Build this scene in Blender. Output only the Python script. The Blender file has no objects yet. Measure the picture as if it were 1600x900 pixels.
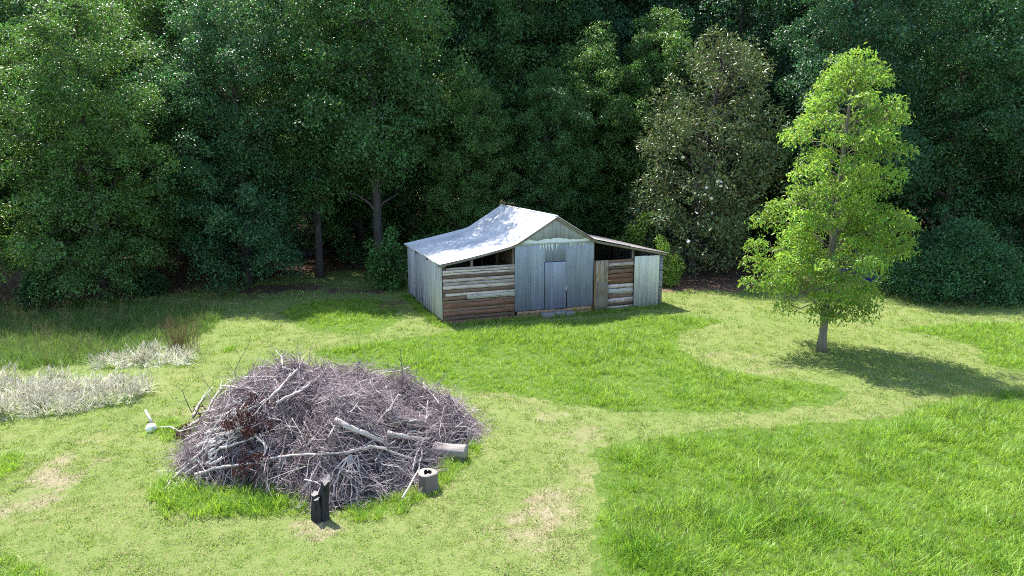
import bpy, math, random
import numpy as np
from mathutils import Vector, Matrix

SC = bpy.context.scene
COL = SC.collection
R = math.radians

# ------------------------------------------------------------------ camera
CAM_H, PITCH, FPX = 6.7, R(11.0), 1080.0
cd = bpy.data.cameras.new("camera")
cam = bpy.data.objects.new("camera", cd)
COL.objects.link(cam)
cd.sensor_width = 36.0
cd.lens = FPX / 1600.0 * 36.0
cd.clip_end = 2000.0
cam.location = (0, 0, CAM_H)
cam.rotation_euler = (math.pi / 2 - PITCH, 0, 0)
SC.camera = cam

# ------------------------------------------------------------------ sky and sun
SUN_EL = R(62.0)
SUN_AZ = np.array([-0.609, 0.794])            # horizontal direction towards the sun
w = bpy.data.worlds.new("World")
SC.world = w
w.use_nodes = True
wn = w.node_tree
for n in list(wn.nodes):
    wn.nodes.remove(n)
sky = wn.nodes.new("ShaderNodeTexSky")
sky.sky_type = 'NISHITA'
sky.sun_disc = False
sky.sun_elevation = SUN_EL
sky.sun_rotation = math.atan2(SUN_AZ[0], SUN_AZ[1])
sky.air_density = 1.2
sky.dust_density = 0.6
bg = wn.nodes.new("ShaderNodeBackground")
bg.inputs[1].default_value = 0.15
wo = wn.nodes.new("ShaderNodeOutputWorld")
wn.links.new(sky.outputs[0], bg.inputs[0])
wn.links.new(bg.outputs[0], wo.inputs[0])
sd = bpy.data.lights.new("sun", 'SUN')
sd.energy = 5.0
sd.angle = R(0.53)
sd.color = (1.0, 0.95, 0.87)
sun = bpy.data.objects.new("sun", sd)
COL.objects.link(sun)
sdir = Vector((-SUN_AZ[0] * math.cos(SUN_EL), -SUN_AZ[1] * math.cos(SUN_EL), -math.sin(SUN_EL)))
sun.rotation_euler = sdir.to_track_quat('-Z', 'Y').to_euler()
sun.location = (-20, 30, 40)
SC.view_settings.view_transform = 'Standard'
SC.view_settings.look = 'None'
SC.view_settings.gamma = 1.0
SC.view_settings.exposure = 1.22
SC.cycles.use_denoising = False
SC.cycles.filter_width = 1.05
SC.cycles.max_bounces = 6
SC.cycles.diffuse_bounces = 3
SC.cycles.glossy_bounces = 2
SC.cycles.transmission_bounces = 3
SC.cycles.transparent_max_bounces = 4
SC.cycles.sample_clamp_indirect = 6.0

# ------------------------------------------------------------------ small helpers
def at(px, py, z=0.0):
    """the point at height z under a spot surveyed on the photograph"""
    cx, cy = (px - 800) / FPX, -(py - 450) / FPX
    d = np.array([cx, math.cos(PITCH) + cy * math.sin(PITCH), -math.sin(PITCH) + cy * math.cos(PITCH)])
    t = (z - CAM_H) / d[2]
    return d * t + np.array([0, 0, CAM_H])

def tag(o, label=None, cat=None, group=None, kind=None):
    if label: o["label"] = label
    if cat: o["category"] = cat
    if group: o["group"] = group
    if kind: o["kind"] = kind
    return o

def mesh_np(name, V, F, mat=None, smooth=False):
    """V (n,3) array, F (m,k) array of equal-sided faces or a list of such arrays"""
    me = bpy.data.meshes.new(name)
    V = np.asarray(V, np.float32)
    Fs = F if isinstance(F, list) else [F]
    Fs = [np.asarray(f, np.int32) for f in Fs if len(f)]
    me.vertices.add(len(V))
    me.vertices.foreach_set("co", V.ravel())
    nl = sum(f.size for f in Fs); nf = sum(len(f) for f in Fs)
    me.loops.add(nl)
    me.loops.foreach_set("vertex_index", np.concatenate([f.ravel() for f in Fs]))
    me.polygons.add(nf)
    tot = np.concatenate([np.full(len(f), f.shape[1], np.int32) for f in Fs])
    me.polygons.foreach_set("loop_start", np.concatenate([[0], np.cumsum(tot)[:-1]]).astype(np.int32))
    if smooth:
        me.polygons.foreach_set("use_smooth", np.ones(nf, bool))
    me.update(calc_edges=True)
    if mat is not None:
        me.materials.append(mat)
    return me

def link(name, me, parent=None, loc=None, rot=None, color=None):
    o = bpy.data.objects.new(name, me)
    COL.objects.link(o)
    if parent is not None: o.parent = parent
    if loc is not None: o.location = loc
    if rot is not None: o.rotation_euler = rot
    if color is not None: o.color = (*color, 1.0)
    return o

class MB:
    def __init__(self): self.V = []; self.Q = []; self.T = []; self.n = 0
    def add(self, V, Q=(), T=()):
        V = np.asarray(V, float)
        self.V.append(V)
        if len(Q): self.Q.append(np.asarray(Q, int) + self.n)
        if len(T): self.T.append(np.asarray(T, int) + self.n)
        self.n += len(V)
    def tube(self, P, rad, sides=5, cap=True, ridge=0.0, seed=0):
        P = np.asarray(P, float); n = len(P); rad = np.broadcast_to(np.asarray(rad, float), (n,))
        tan = np.gradient(P, axis=0); tan /= np.linalg.norm(tan, axis=1)[:, None] + 1e-9
        ref = np.array([0, 0, 1.0]) if abs(tan[0, 2]) < .9 else np.array([1.0, 0, 0])
        a = np.cross(tan, ref); a /= np.linalg.norm(a, axis=1)[:, None] + 1e-9
        b = np.cross(tan, a)
        th = np.linspace(0, 2 * math.pi, sides, endpoint=False)
        rr = rad[:, None] * np.ones(sides)[None]
        if ridge:
            rr = rr * (1 + ridge * np.random.RandomState(seed).uniform(-1, 1, sides)[None] + ridge * .5 * np.random.RandomState(seed + 1).uniform(-1, 1, (n, sides)))
        V = P[:, None] + rr[..., None] * (np.cos(th)[None, :, None] * a[:, None] + np.sin(th)[None, :, None] * b[:, None])
        V = V.reshape(-1, 3)
        i = np.arange(n - 1)[:, None] * sides; j = np.arange(sides)[None]; k = (j + 1) % sides
        Q = np.stack([i + j, i + k, i + sides + k, i + sides + j], -1).reshape(-1, 4)
        T = []
        if cap:
            V = np.vstack([V, P[:1], P[-1:]]); c0 = n * sides; c1 = c0 + 1
            jj = np.arange(sides); kk = (jj + 1) % sides
            T = np.vstack([np.stack([kk, jj, np.full(sides, c0)], 1), np.stack([(n - 1) * sides + jj, (n - 1) * sides + kk, np.full(sides, c1)], 1)])
        self.add(V, Q, T)
    def box(self, x0, x1, y0, y1, z0, z1):
        V = [(x, y, z) for z in (z0, z1) for y in (y0, y1) for x in (x0, x1)]
        self.add(V, [(0, 2, 3, 1), (4, 5, 7, 6), (0, 1, 5, 4), (2, 6, 7, 3), (0, 4, 6, 2), (1, 3, 7, 5)])
    def mesh(self, name, mat, smooth=False):
        V = np.vstack(self.V)
        F = []
        if self.Q: F.append(np.vstack(self.Q))
        if self.T: F.append(np.vstack(self.T))
        return mesh_np(name, V, F, mat, smooth)
    def build(self, name, mat, parent=None, smooth=False, **k):
        return link(name, self.mesh(name, mat, smooth), parent, **k)

def unit(v):
    return v / (np.linalg.norm(v, axis=-1, keepdims=True) + 1e-9)

def vnoise(x, y, s, seed=0):
    """smooth lattice noise in 0..1"""
    x = np.asarray(x, float) / s + 1000; y = np.asarray(y, float) / s + 1000
    xi = np.floor(x).astype(np.int64); yi = np.floor(y).astype(np.int64)
    fx = x - xi; fy = y - yi; fx = fx * fx * (3 - 2 * fx); fy = fy * fy * (3 - 2 * fy)
    def h(a, b):
        k = (a * 374761393 + b * 668265263 + seed * 974634777) & 0x7fffffff
        k = ((k ^ (k >> 13)) * 1274126177) & 0x7fffffff
        return ((k ^ (k >> 16)) & 0xffff) / 65535.0
    return (h(xi, yi) * (1 - fx) + h(xi + 1, yi) * fx) * (1 - fy) + (h(xi, yi + 1) * (1 - fx) + h(xi + 1, yi + 1) * fx) * fy

def inpoly(x, y, P):
    P = np.asarray(P, float); ins = np.zeros(np.shape(x), bool)
    j = len(P) - 1
    for i in range(len(P)):
        xi, yi = P[i]; xj, yj = P[j]
        c = ((yi > y) != (yj > y)) & (x < (xj - xi) * (y - yi) / (yj - yi + 1e-12) + xi)
        ins ^= c; j = i
    return ins

def gpoly(px):
    return [tuple(at(a, b)[:2]) for a, b in px]

def smooth_poly(P, it=2):
    P = np.asarray(P, float)
    for _ in range(it):
        Q = np.roll(P, -1, 0)
        P = np.stack([.75 * P + .25 * Q, .25 * P + .75 * Q], 1).reshape(-1, 2)
    return P

# ------------------------------------------------------------------ materials
def newmat(name):
    m = bpy.data.materials.new(name); m.use_nodes = True
    nt = m.node_tree
    for n in list(nt.nodes): nt.nodes.remove(n)
    out = nt.nodes.new("ShaderNodeOutputMaterial")
    return m, nt, out

def N(nt, t, **k):
    n = nt.nodes.new(t)
    for a, b in k.items():
        if a == "inp":
            for i, v in b.items(): n.inputs[i].default_value = v
        else: setattr(n, a, b)
    return n

def mixc(nt, fac, a, b, mode='MIX'):
    n = nt.nodes.new("ShaderNodeMix"); n.data_type = 'RGBA'; n.blend_type = mode
    for s, v in ((0, fac), (6, a), (7, b)):
        if hasattr(v, "is_linked") or isinstance(v, bpy.types.NodeSocket): nt.links.new(v, n.inputs[s])
        elif s == 0: n.inputs[0].default_value = v
        else: n.inputs[s].default_value = (*v, 1) if len(v) == 3 else v
    return n.outputs[2]

def ramp(nt, src, stops):
    n = nt.nodes.new("ShaderNodeValToRGB"); e = n.color_ramp.elements
    while len(e) < len(stops): e.new(0.5)
    for i, (p, c) in enumerate(stops):
        e[i].position = p; e[i].color = (*c, 1) if hasattr(c, "__len__") else (c, c, c, 1)
    nt.links.new(src, n.inputs[0]); return n.outputs[0]

def noise(nt, vec, scale, detail=4, rough=.6):
    n = N(nt, "ShaderNodeTexNoise", inp={"Scale": scale, "Detail": detail, "Roughness": rough})
    if vec is not None: nt.links.new(vec, n.inputs["Vector"])
    return n.outputs[0]

def mapping(nt, vec, scale=(1, 1, 1)):
    n = N(nt, "ShaderNodeMapping", inp={"Scale": scale}); nt.links.new(vec, n.inputs[0]); return n.outputs[0]

def bump(nt, h, strength, dist=.02):
    n = N(nt, "ShaderNodeBump", inp={"Strength": strength, "Distance": dist}); nt.links.new(h, n.inputs["Height"]); return n.outputs[0]

def leafmat(name, base, trans, rough=.42, spec=.5, tfac=.35, var=.35, back=None, use_tint=True):
    """leaf with a lit upper side, light passing through, and a tint per tree and per leaf"""
    m, nt, out = newmat(name)
    geo = N(nt, "ShaderNodeNewGeometry"); oi = N(nt, "ShaderNodeObjectInfo")
    rv = N(nt, "ShaderNodeMapRange", inp={"To Min": 1 - var, "To Max": 1 + var})
    tcn = N(nt, "ShaderNodeTexCoord"); bough = noise(nt, tcn.outputs["Object"], .9, 2, .5)
    bm = N(nt, "ShaderNodeMapRange", inp={"From Min": .3, "From Max": .7, "To Min": -.38, "To Max": .38}); nt.links.new(bough, bm.inputs[0])
    rv0 = rv; nt.links.new(geo.outputs["Random Per Island"], rv0.inputs[0]); ad_ = N(nt, "ShaderNodeMath", operation='ADD'); nt.links.new(rv0.outputs[0], ad_.inputs[0]); nt.links.new(bm.outputs[0], ad_.inputs[1]); rv = ad_
    def col(c):
        b = mixc(nt, 1.0, c, oi.outputs["Color"], 'MULTIPLY') if use_tint else N(nt, "ShaderNodeRGB")
        if not use_tint: b.outputs[0].default_value = (*c, 1); b = b.outputs[0]
        h = N(nt, "ShaderNodeHueSaturation"); nt.links.new(rv.outputs[0], h.inputs["Value"])
        hh = N(nt, "ShaderNodeMapRange", inp={"To Min": .47, "To Max": .525}); nt.links.new(geo.outputs["Random Per Island"], hh.inputs[0])
        nt.links.new(hh.outputs[0], h.inputs["Hue"]); nt.links.new(b, h.inputs["Color"])
        return h.outputs[0]
    bc = col(base)
    if back is not None:
        bc = mixc(nt, geo.outputs["Backfacing"], bc, back)
    p = N(nt, "ShaderNodeBsdfPrincipled", inp={"Roughness": rough, "Specular IOR Level": spec})
    nt.links.new(bc, p.inputs["Base Color"])
    t = N(nt, "ShaderNodeBsdfTranslucent"); nt.links.new(col(trans), t.inputs[0])
    mx = N(nt, "ShaderNodeMixShader", inp={0: tfac})
    nt.links.new(p.outputs[0], mx.inputs[1]); nt.links.new(t.outputs[0], mx.inputs[2])
    nt.links.new(mx.outputs[0], out.inputs[0])
    return m

M_LEAF = leafmat("forest_leaf", (.046, .108, .048), (.11, .25, .055), .40, .45, .25, .5)
M_YOUNG = leafmat("young_leaf", (.175, .30, .05), (.36, .55, .065), .40, .45, .42, .25, use_tint=False)
M_MAG = leafmat("magnolia_leaf", (.100, .160, .062), (.16, .21, .05), .38, .45, .22, .45, back=(.135, .145, .068), use_tint=False)
M_RED = leafmat("dead_leaf", (.065, .02, .017), (.08, .022, .015), .6, .3, .2, .4, use_tint=False)

def grassmat(name, c1, c2, trans, patch=1.2, rough=.5, dry=None, dryamt=.2, tf=.35):
    m, nt, out = newmat(name)
    oi = N(nt, "ShaderNodeObjectInfo"); geo = N(nt, "ShaderNodeNewGeometry")
    nz = noise(nt, geo.outputs["Position"], patch, 3)
    a = mixc(nt, ramp(nt, nz, [(.35, 0.0), (.65, 1.0)]), c1, c2)
    if dry is not None:
        r2 = ramp(nt, geo.outputs["Random Per Island"], [(1 - dryamt - .02, 0.0), (1 - dryamt + .02, 1.0)])
        a = mixc(nt, r2, a, dry)
    h = N(nt, "ShaderNodeHueSaturation")
    rv = N(nt, "ShaderNodeMapRange", inp={"To Min": .72, "To Max": 1.28}); nt.links.new(oi.outputs["Random"], rv.inputs[0])
    nt.links.new(rv.outputs[0], h.inputs["Value"]); nt.links.new(a, h.inputs["Color"])
    p = N(nt, "ShaderNodeBsdfPrincipled", inp={"Roughness": rough, "Specular IOR Level": .35}); nt.links.new(h.outputs[0], p.inputs[0])
    t = N(nt, "ShaderNodeBsdfTranslucent", inp={0: (*trans, 1)})
    mx = N(nt, "ShaderNodeMixShader", inp={0: tf})
    nt.links.new(p.outputs[0], mx.inputs[1]); nt.links.new(t.outputs[0], mx.inputs[2]); nt.links.new(mx.outputs[0], out.inputs[0])
    return m

M_TALL = grassmat("tall_grass_blade", (.135, .28, .024), (.265, .395, .06), (.38, .58, .045), .75, .42, (.36, .35, .14), .08, tf=.42)
M_LAWN = grassmat("lawn_blade", (.20, .33, .056), (.265, .365, .08), (.38, .54, .085), .5, .55, (.36, .31, .17), .14)
M_MEAD = grassmat("meadow_blade", (.10, .20, .04), (.15, .23, .055), (.2, .34, .05), .6, .5, (.26, .21, .10), .08)
M_SEED = grassmat("seed_head", (.82, .77, .66), (.70, .64, .52), (.8, .75, .62), 1.0, .8)
M_STRAW = grassmat("bleached_blade", (.86, .82, .72), (.72, .70, .54), (.85, .82, .7), 1.0, .7, tf=.5)
M_TAN = grassmat("dry_stalk", (.34, .24, .13), (.26, .18, .10), (.3, .2, .1), 1.0, .7)

def barkmat(name, c1, c2, scale=8, bs=.6, vr=.3):
    m, nt, out = newmat(name)
    tc = N(nt, "ShaderNodeTexCoord")
    v = mapping(nt, tc.outputs["Object"], (1, 1, .22))
    nz = noise(nt, v, scale, 5, .65)
    geo = N(nt, "ShaderNodeNewGeometry")
    c = mixc(nt, ramp(nt, nz, [(.3, 0.0), (.7, 1.0)]), c1, c2)
    h = N(nt, "ShaderNodeHueSaturation"); rv = N(nt, "ShaderNodeMapRange", inp={"To Min": 1 - vr, "To Max": 1 + vr})
    nt.links.new(geo.outputs["Random Per Island"], rv.inputs[0]); nt.links.new(rv.outputs[0], h.inputs["Value"]); nt.links.new(c, h.inputs["Color"])
    p = N(nt, "ShaderNodeBsdfPrincipled", inp={"Roughness": .85, "Specular IOR Level": .2})
    nt.links.new(h.outputs[0], p.inputs[0]); nt.links.new(bump(nt, nz, bs, .03), p.inputs["Normal"])
    nt.links.new(p.outputs[0], out.inputs[0]); return m

M_BARK = barkmat("forest_bark", (.04, .034, .034), (.11, .097, .095))
M_YBARK = barkmat("young_bark", (.13, .11, .09), (.24, .21, .18))
M_TWIG = barkmat("dead_twig", (.14, .104, .112), (.43, .355, .375), 5, .2, .62)
M_BRANCH = barkmat("dead_branch_wood", (.36, .31, .30), (.58, .52, .50), 6, .4)
M_DBRANCH = barkmat("dark_branch_wood", (.09, .07, .068), (.2, .165, .16), 6, .5)
M_CHAR = barkmat("charred_wood", (.012, .011, .013), (.055, .05, .055), 14, .8)

def woodmat(name):
    """weathered board, colour per object"""
    m, nt, out = newmat(name)
    tc = N(nt, "ShaderNodeTexCoord"); oi = N(nt, "ShaderNodeObjectInfo")
    ad = N(nt, "ShaderNodeVectorMath", operation='ADD'); nt.links.new(tc.outputs["Object"], ad.inputs[0])
    sc_ = N(nt, "ShaderNodeVectorMath", operation='SCALE', inp={"Scale": 37.0}); nt.links.new(oi.outputs["Location"], sc_.inputs[0]); nt.links.new(sc_.outputs[0], ad.inputs[1])
    g = noise(nt, mapping(nt, ad.outputs[0], (1.3, 20, 26)), 1.6, 6, .7)
    b = noise(nt, mapping(nt, ad.outputs[0], (1, 2.2, 3)), 2.0, 4, .6)
    c = mixc(nt, ramp(nt, g, [(.32, (.42,) * 3), (.52, (1,) * 3), (.75, (1.25,) * 3)]), oi.outputs["Color"], oi.outputs["Color"])
    gr = ramp(nt, g, [(.33, (.35, .3, .28)), (.5, (.95, .95, .95)), (.75, (1.0, 1.0, 1.0))])
    c = mixc(nt, 1.0, oi.outputs["Color"], gr, 'MULTIPLY')
    c = mixc(nt, ramp(nt, b, [(.52, 0.0), (.72, .75)]), c, (.115, .062, .045))
    p = N(nt, "ShaderNodeBsdfPrincipled", inp={"Roughness": .85, "Specular IOR Level": .2}); nt.links.new(c, p.inputs[0])
    nt.links.new(bump(nt, g, .6, .01), p.inputs["Normal"]); nt.links.new(p.outputs[0], out.inputs[0]); return m
M_WOOD = woodmat("weathered_board")

def tinmat(name, rust=.5, metal=.35, rough=.48, streak=True):
    m, nt, out = newmat(name)
    tc = N(nt, "ShaderNodeTexCoord"); oi = N(nt, "ShaderNodeObjectInfo"); geo = N(nt, "ShaderNodeNewGeometry")
    pos = geo.outputs["Position"]
    sp = noise(nt, mapping(nt, pos, (1, 1, .3)), 2.2, 5, .65)
    st = noise(nt, mapping(nt, pos, (14, 14, .7) if streak else (1.2, 1.2, 1.2)), 1.0, 4, .6)
    c = mixc(nt, 1.0, oi.outputs["Color"], ramp(nt, st, [(.28, (.68, .70, .74)), (.5, (1, 1, 1)), (.8, (1.15, 1.14, 1.1))]), 'MULTIPLY')
    hs = N(nt, "ShaderNodeHueSaturation"); rv = N(nt, "ShaderNodeMapRange", inp={"To Min": .88, "To Max": 1.1})
    nt.links.new(oi.outputs["Random"], rv.inputs[0]); nt.links.new(rv.outputs[0], hs.inputs["Value"]); nt.links.new(c, hs.inputs["Color"])
    c = mixc(nt, ramp(nt, sp, [(.70 - .14 * rust, 0.0), (.86 - .1 * rust, .8 * rust)]), hs.outputs[0], (.16, .075, .04))
    p = N(nt, "ShaderNodeBsdfPrincipled", inp={"Roughness": rough, "Metallic": metal}); nt.links.new(c, p.inputs[0])
    nt.links.new(ramp(nt, sp, [(.3, rough - .08), (.7, rough + .2)]), p.inputs["Roughness"])
    nt.links.new(bump(nt, st, .15, .01), p.inputs["Normal"]); nt.links.new(p.outputs[0], out.inputs[0]); return m
M_TIN = tinmat("galvanised_tin", .62)
M_ROOF = tinmat("roof_tin", .12, .15, .55, streak=False)
M_RUSTROOF = tinmat("rusted_roof_tin", 1.0, .2, .6)

def plain(name, c, rough=.8, nscale=12, amt=.35, bs=.3, metal=0):
    m, nt, out = newmat(name)
    tc = N(nt, "ShaderNodeTexCoord"); nz = noise(nt, tc.outputs["Object"], nscale, 5, .65)
    lo = tuple(x * (1 - amt) for x in c); hi = tuple(min(1, x * (1 + amt)) for x in c)
    p = N(nt, "ShaderNodeBsdfPrincipled", inp={"Roughness": rough, "Metallic": metal, "Specular IOR Level": .3})
    nt.links.new(mixc(nt, nz, lo, hi), p.inputs[0]); nt.links.new(bump(nt, nz, bs, .02), p.inputs["Normal"])
    nt.links.new(p.outputs[0], out.inputs[0]); return m
M_BRICK = plain("old_brick", (.36, .23, .15), .9, 10)
M_STONE = plain("rough_stone", (.24, .22, .23), .9, 7)
M_DARKMETAL = plain("dark_iron", (.05, .045, .045), .6, 20, metal=.6)
M_SAWN = plain("sawn_wood", (.24, .215, .205), .85, 22, .3)
M_SAWN2 = plain("pale_sawn_wood", (.27, .245, .22), .8, 25, .25)
M_WHITE = plain("white_plastic", (.80, .80, .80), .35, 6, .06, .05)
M_BLUE = plain("navy_tarpaulin", (.03, .035, .16), .5, 9, .3)
M_PETAL = plain("white_petal", (.82, .80, .74), .6, 10, .08, .1)
M_FRAME = plain("barn_timber", (.17, .13, .105), .9, 9)
M_HOLLOW = plain("rotten_heartwood", (.035, .025, .02), .95, 12)

# ------------------------------------------------------------------ ground
def gz(x, y):
    x = np.asarray(x, float); y = np.asarray(y, float)
    k = np.clip((26 - y) / 4, 0, 1)                 # gentle unevenness on the open lawn only
    far = np.clip((y - 100) / 60, 0, 1)
    return k * .10 * (vnoise(x, y, 3.1, 5) - .5) + far * far * (3 - 2 * far) * 7.0

ZONES_TALL = {
 "field": [(975, 1000), (945, 880), (926, 800), (928, 730), (950, 700), (1000, 690), (1090, 676), (1200, 668), (1320, 664), (1415, 652), (1455, 628), (1520, 618), (1605, 611), (1750, 604), (2100, 700), (2300, 1000)],
 "mid": [(470, 548), (560, 572), (690, 603), (780, 618), (880, 637), (960, 643), (1080, 645), (1200, 641), (1290, 632), (1325, 617), (1290, 601), (1200, 590), (1110, 572), (1062, 550), (1058, 530), (1090, 512), (1135, 503), (1060, 492), (960, 497), (820, 506), (700, 518), (560, 538)],
 "back": [(1530, 562), (1525, 545), (1480, 529), (1380, 516), (1480, 506), (1600, 503), (1800, 505), (1800, 575), (1640, 585), (1560, 580)],
 "shade": [(425, 482), (520, 466), (610, 470), (632, 495), (600, 521), (540, 523), (470, 515)],
}
ZONES_MEADOW = {
 "wild": [(-350, 470), (0, 478), (140, 476), (330, 476), (350, 500), (300, 535), (240, 556), (130, 572), (0, 576), (-350, 585)],
 "seed_a": [(-350, 615), (0, 598), (100, 597), (185, 601), (232, 610), (222, 624), (150, 638), (70, 650), (0, 657), (-350, 686)],
 "seed_b": [(160, 577), (200, 578), (285, 574), (308, 563), (270, 556), (200, 558), (150, 566)],
}
ZT = {k: smooth_poly(gpoly(v)) for k, v in ZONES_TALL.items()}
ZM = {k: smooth_poly(gpoly(v)) for k, v in ZONES_MEADOW.items()}

def warp(x, y, a=.25, s=.7):
    return x + a * (vnoise(x, y, s, 11) - .5) * 2 + .22 * (vnoise(x, y, .16, 13) - .5), y + a * (vnoise(x, y, s, 12) - .5) * 2 + .22 * (vnoise(x, y, .16, 14) - .5)

PC = np.array([-4.1, 14.9]); PA, PB = 3.7, 2.75          # brush pile: centre and reach
PILE = smooth_poly([(-6.75, 13.0), (-7.45, 14.5), (-7.4, 16.2), (-5.7, 17.2), (-3.3, 17.6), (-1.5, 17.1), (-.75, 16.2), (-.95, 15.3), (-1.7, 14.25), (-2.1, 13.25), (-2.95, 12.45), (-3.75, 12.25), (-4.6, 12.7), (-5.6, 12.85)], 1)
def edge_dist(x, y, P):
    x = np.asarray(x, float); y = np.asarray(y, float); d = np.full(x.shape, 1e9)
    for (ax, ay), (bx_, by_) in zip(P, np.roll(P, -1, 0)):
        ex, ey = bx_ - ax, by_ - ay
        t = np.clip(((x - ax) * ex + (y - ay) * ey) / (ex * ex + ey * ey), 0, 1)
        d = np.minimum(d, np.hypot(x - ax - t * ex, y - ay - t * ey))
    return np.where(inpoly(x, y, P), d, -d)
def pile_h(x, y):
    x = np.asarray(x, float); y = np.asarray(y, float)
    d = np.clip(edge_dist(x, y, PILE), 0, None)
    prof = np.interp(x, [-7.4, -6.6, -5.7, -5.2, -4.7, -4.35, -3.9, -3.4, -2.7, -2.0, -1.3, -.5], [1.0, 1.55, 2.0, 2.18, 1.98, 1.66, 1.85, 1.92, 1.55, 1.28, 1.12, .85])
    lump = .75 * (vnoise(x, y, .85, 3) - .5) + .6 * (vnoise(x, y, .38, 4) - .5)
    return (prof + lump) * (1 - np.exp(-(d / .85) ** 1.05))

def litter_mask(x, y):
    """woodland floor: 0 on grass, 1 under the trees"""
    pts = [(-60, 27), (-24, 28.5), (-18, 31.5), (-14.5, 36), (-12.5, 38.5), (-9, 40.5), (-6, 37), (-4.2, 35), (6, 35), (8, 33), (11, 34), (15, 35.5), (23, 36.5), (27, 38), (33, 45), (60, 50)]
    ex = [p[0] for p in pts]; ey = [p[1] for p in pts]
    d = y - np.interp(x, ex, ey) + 2.2 * (vnoise(x, y, 2.2, 21) - .5) + 1.0 * (vnoise(x, y, .6, 22) - .5)
    m = np.clip(d / 1.2 + .5, 0, 1)
    for px, py, rx, ry, k, sd_ in ((425, 452, 2.6, 1.6, .95, 140), (560, 455, 2.2, .7, .7, 143), (610, 478, .8, 1.6, .6, 146)):
        m = np.maximum(m, k * blob(x, y, px, py, rx, ry, sd_))
    return m

def blob(x, y, px, py, rx, ry, seed):
    c = at(px, py)
    d = np.sqrt(((x - c[0]) / rx) ** 2 + ((y - c[1]) / ry) ** 2) + 1.1 * (vnoise(x, y, .5, seed) - .5) + .6 * (vnoise(x, y, .18, seed + 1) - .5)
    return np.clip((1.1 - d) / .5, 0, 1)

def dry_mask(x, y):
    m = np.zeros(np.shape(x))
    for i, (px, py, rx, ry, k) in enumerate([(850, 800, .7, .9, .9), (770, 838, .6, .35, .8), (880, 775, .55, .5, .8), (880, 665, .9, 1.2, .5), (905, 735, .6, .7, .55), (40, 770, .9, 1.6, .8), (90, 725, .6, .6, .55), (340, 640, 1.6, .7, .55),
              (1130, 560, 2.0, 1.4, .45), (1200, 575, 1.6, .9, .5), (1450, 560, 1.6, 1.5, .3), (500, 822, .8, .35, .7), (680, 640, 3.0, .6, .3), (1330, 650, 3.0, 1.0, .3), (560, 500, 1.2, 2.2, .5), (880, 880, 1.2, .4, .4), (265, 515, 1.0, .7, .4), (770, 622, 1.1, .5, .5), (850, 648, .9, .6, .55), (915, 690, .6, .8, .55), (928, 745, .45, .8, .5), (895, 815, .5, .6, .6), (820, 845, .7, .4, .6), (130, 690, .9, .5, .4)]):
        m = np.maximum(m, k * blob(x, y, px, py, rx, ry, 40 + 3 * i))
    br = .35 + .65 * np.clip((vnoise(x, y, .22, 90) * .6 + vnoise(x, y, .45, 91) * .4 - .32) / .3, 0, 1)
    return m * br * .85

def axis_coords(fine0, fine1, step, lo, hi):
    a = list(np.arange(fine0, fine1 + 1e-6, step)); s = step
    while a[-1] < hi: s *= 1.35; a.append(a[-1] + s)
    b = []; s = step; v = fine0
    while v > lo: s *= 1.35; v -= s; b.append(v)
    return np.array(b[::-1] + a)

gx = axis_coords(-26, 30, .2, -900, 900); gy = axis_coords(8, 44, .2, -300, 1500)
GX, GY = np.meshgrid(gx, gy); GZ = gz(GX, GY)
nx, ny = len(gx), len(gy)
ii = (np.arange(ny - 1)[:, None] * nx + np.arange(nx - 1)[None]).ravel()

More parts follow.
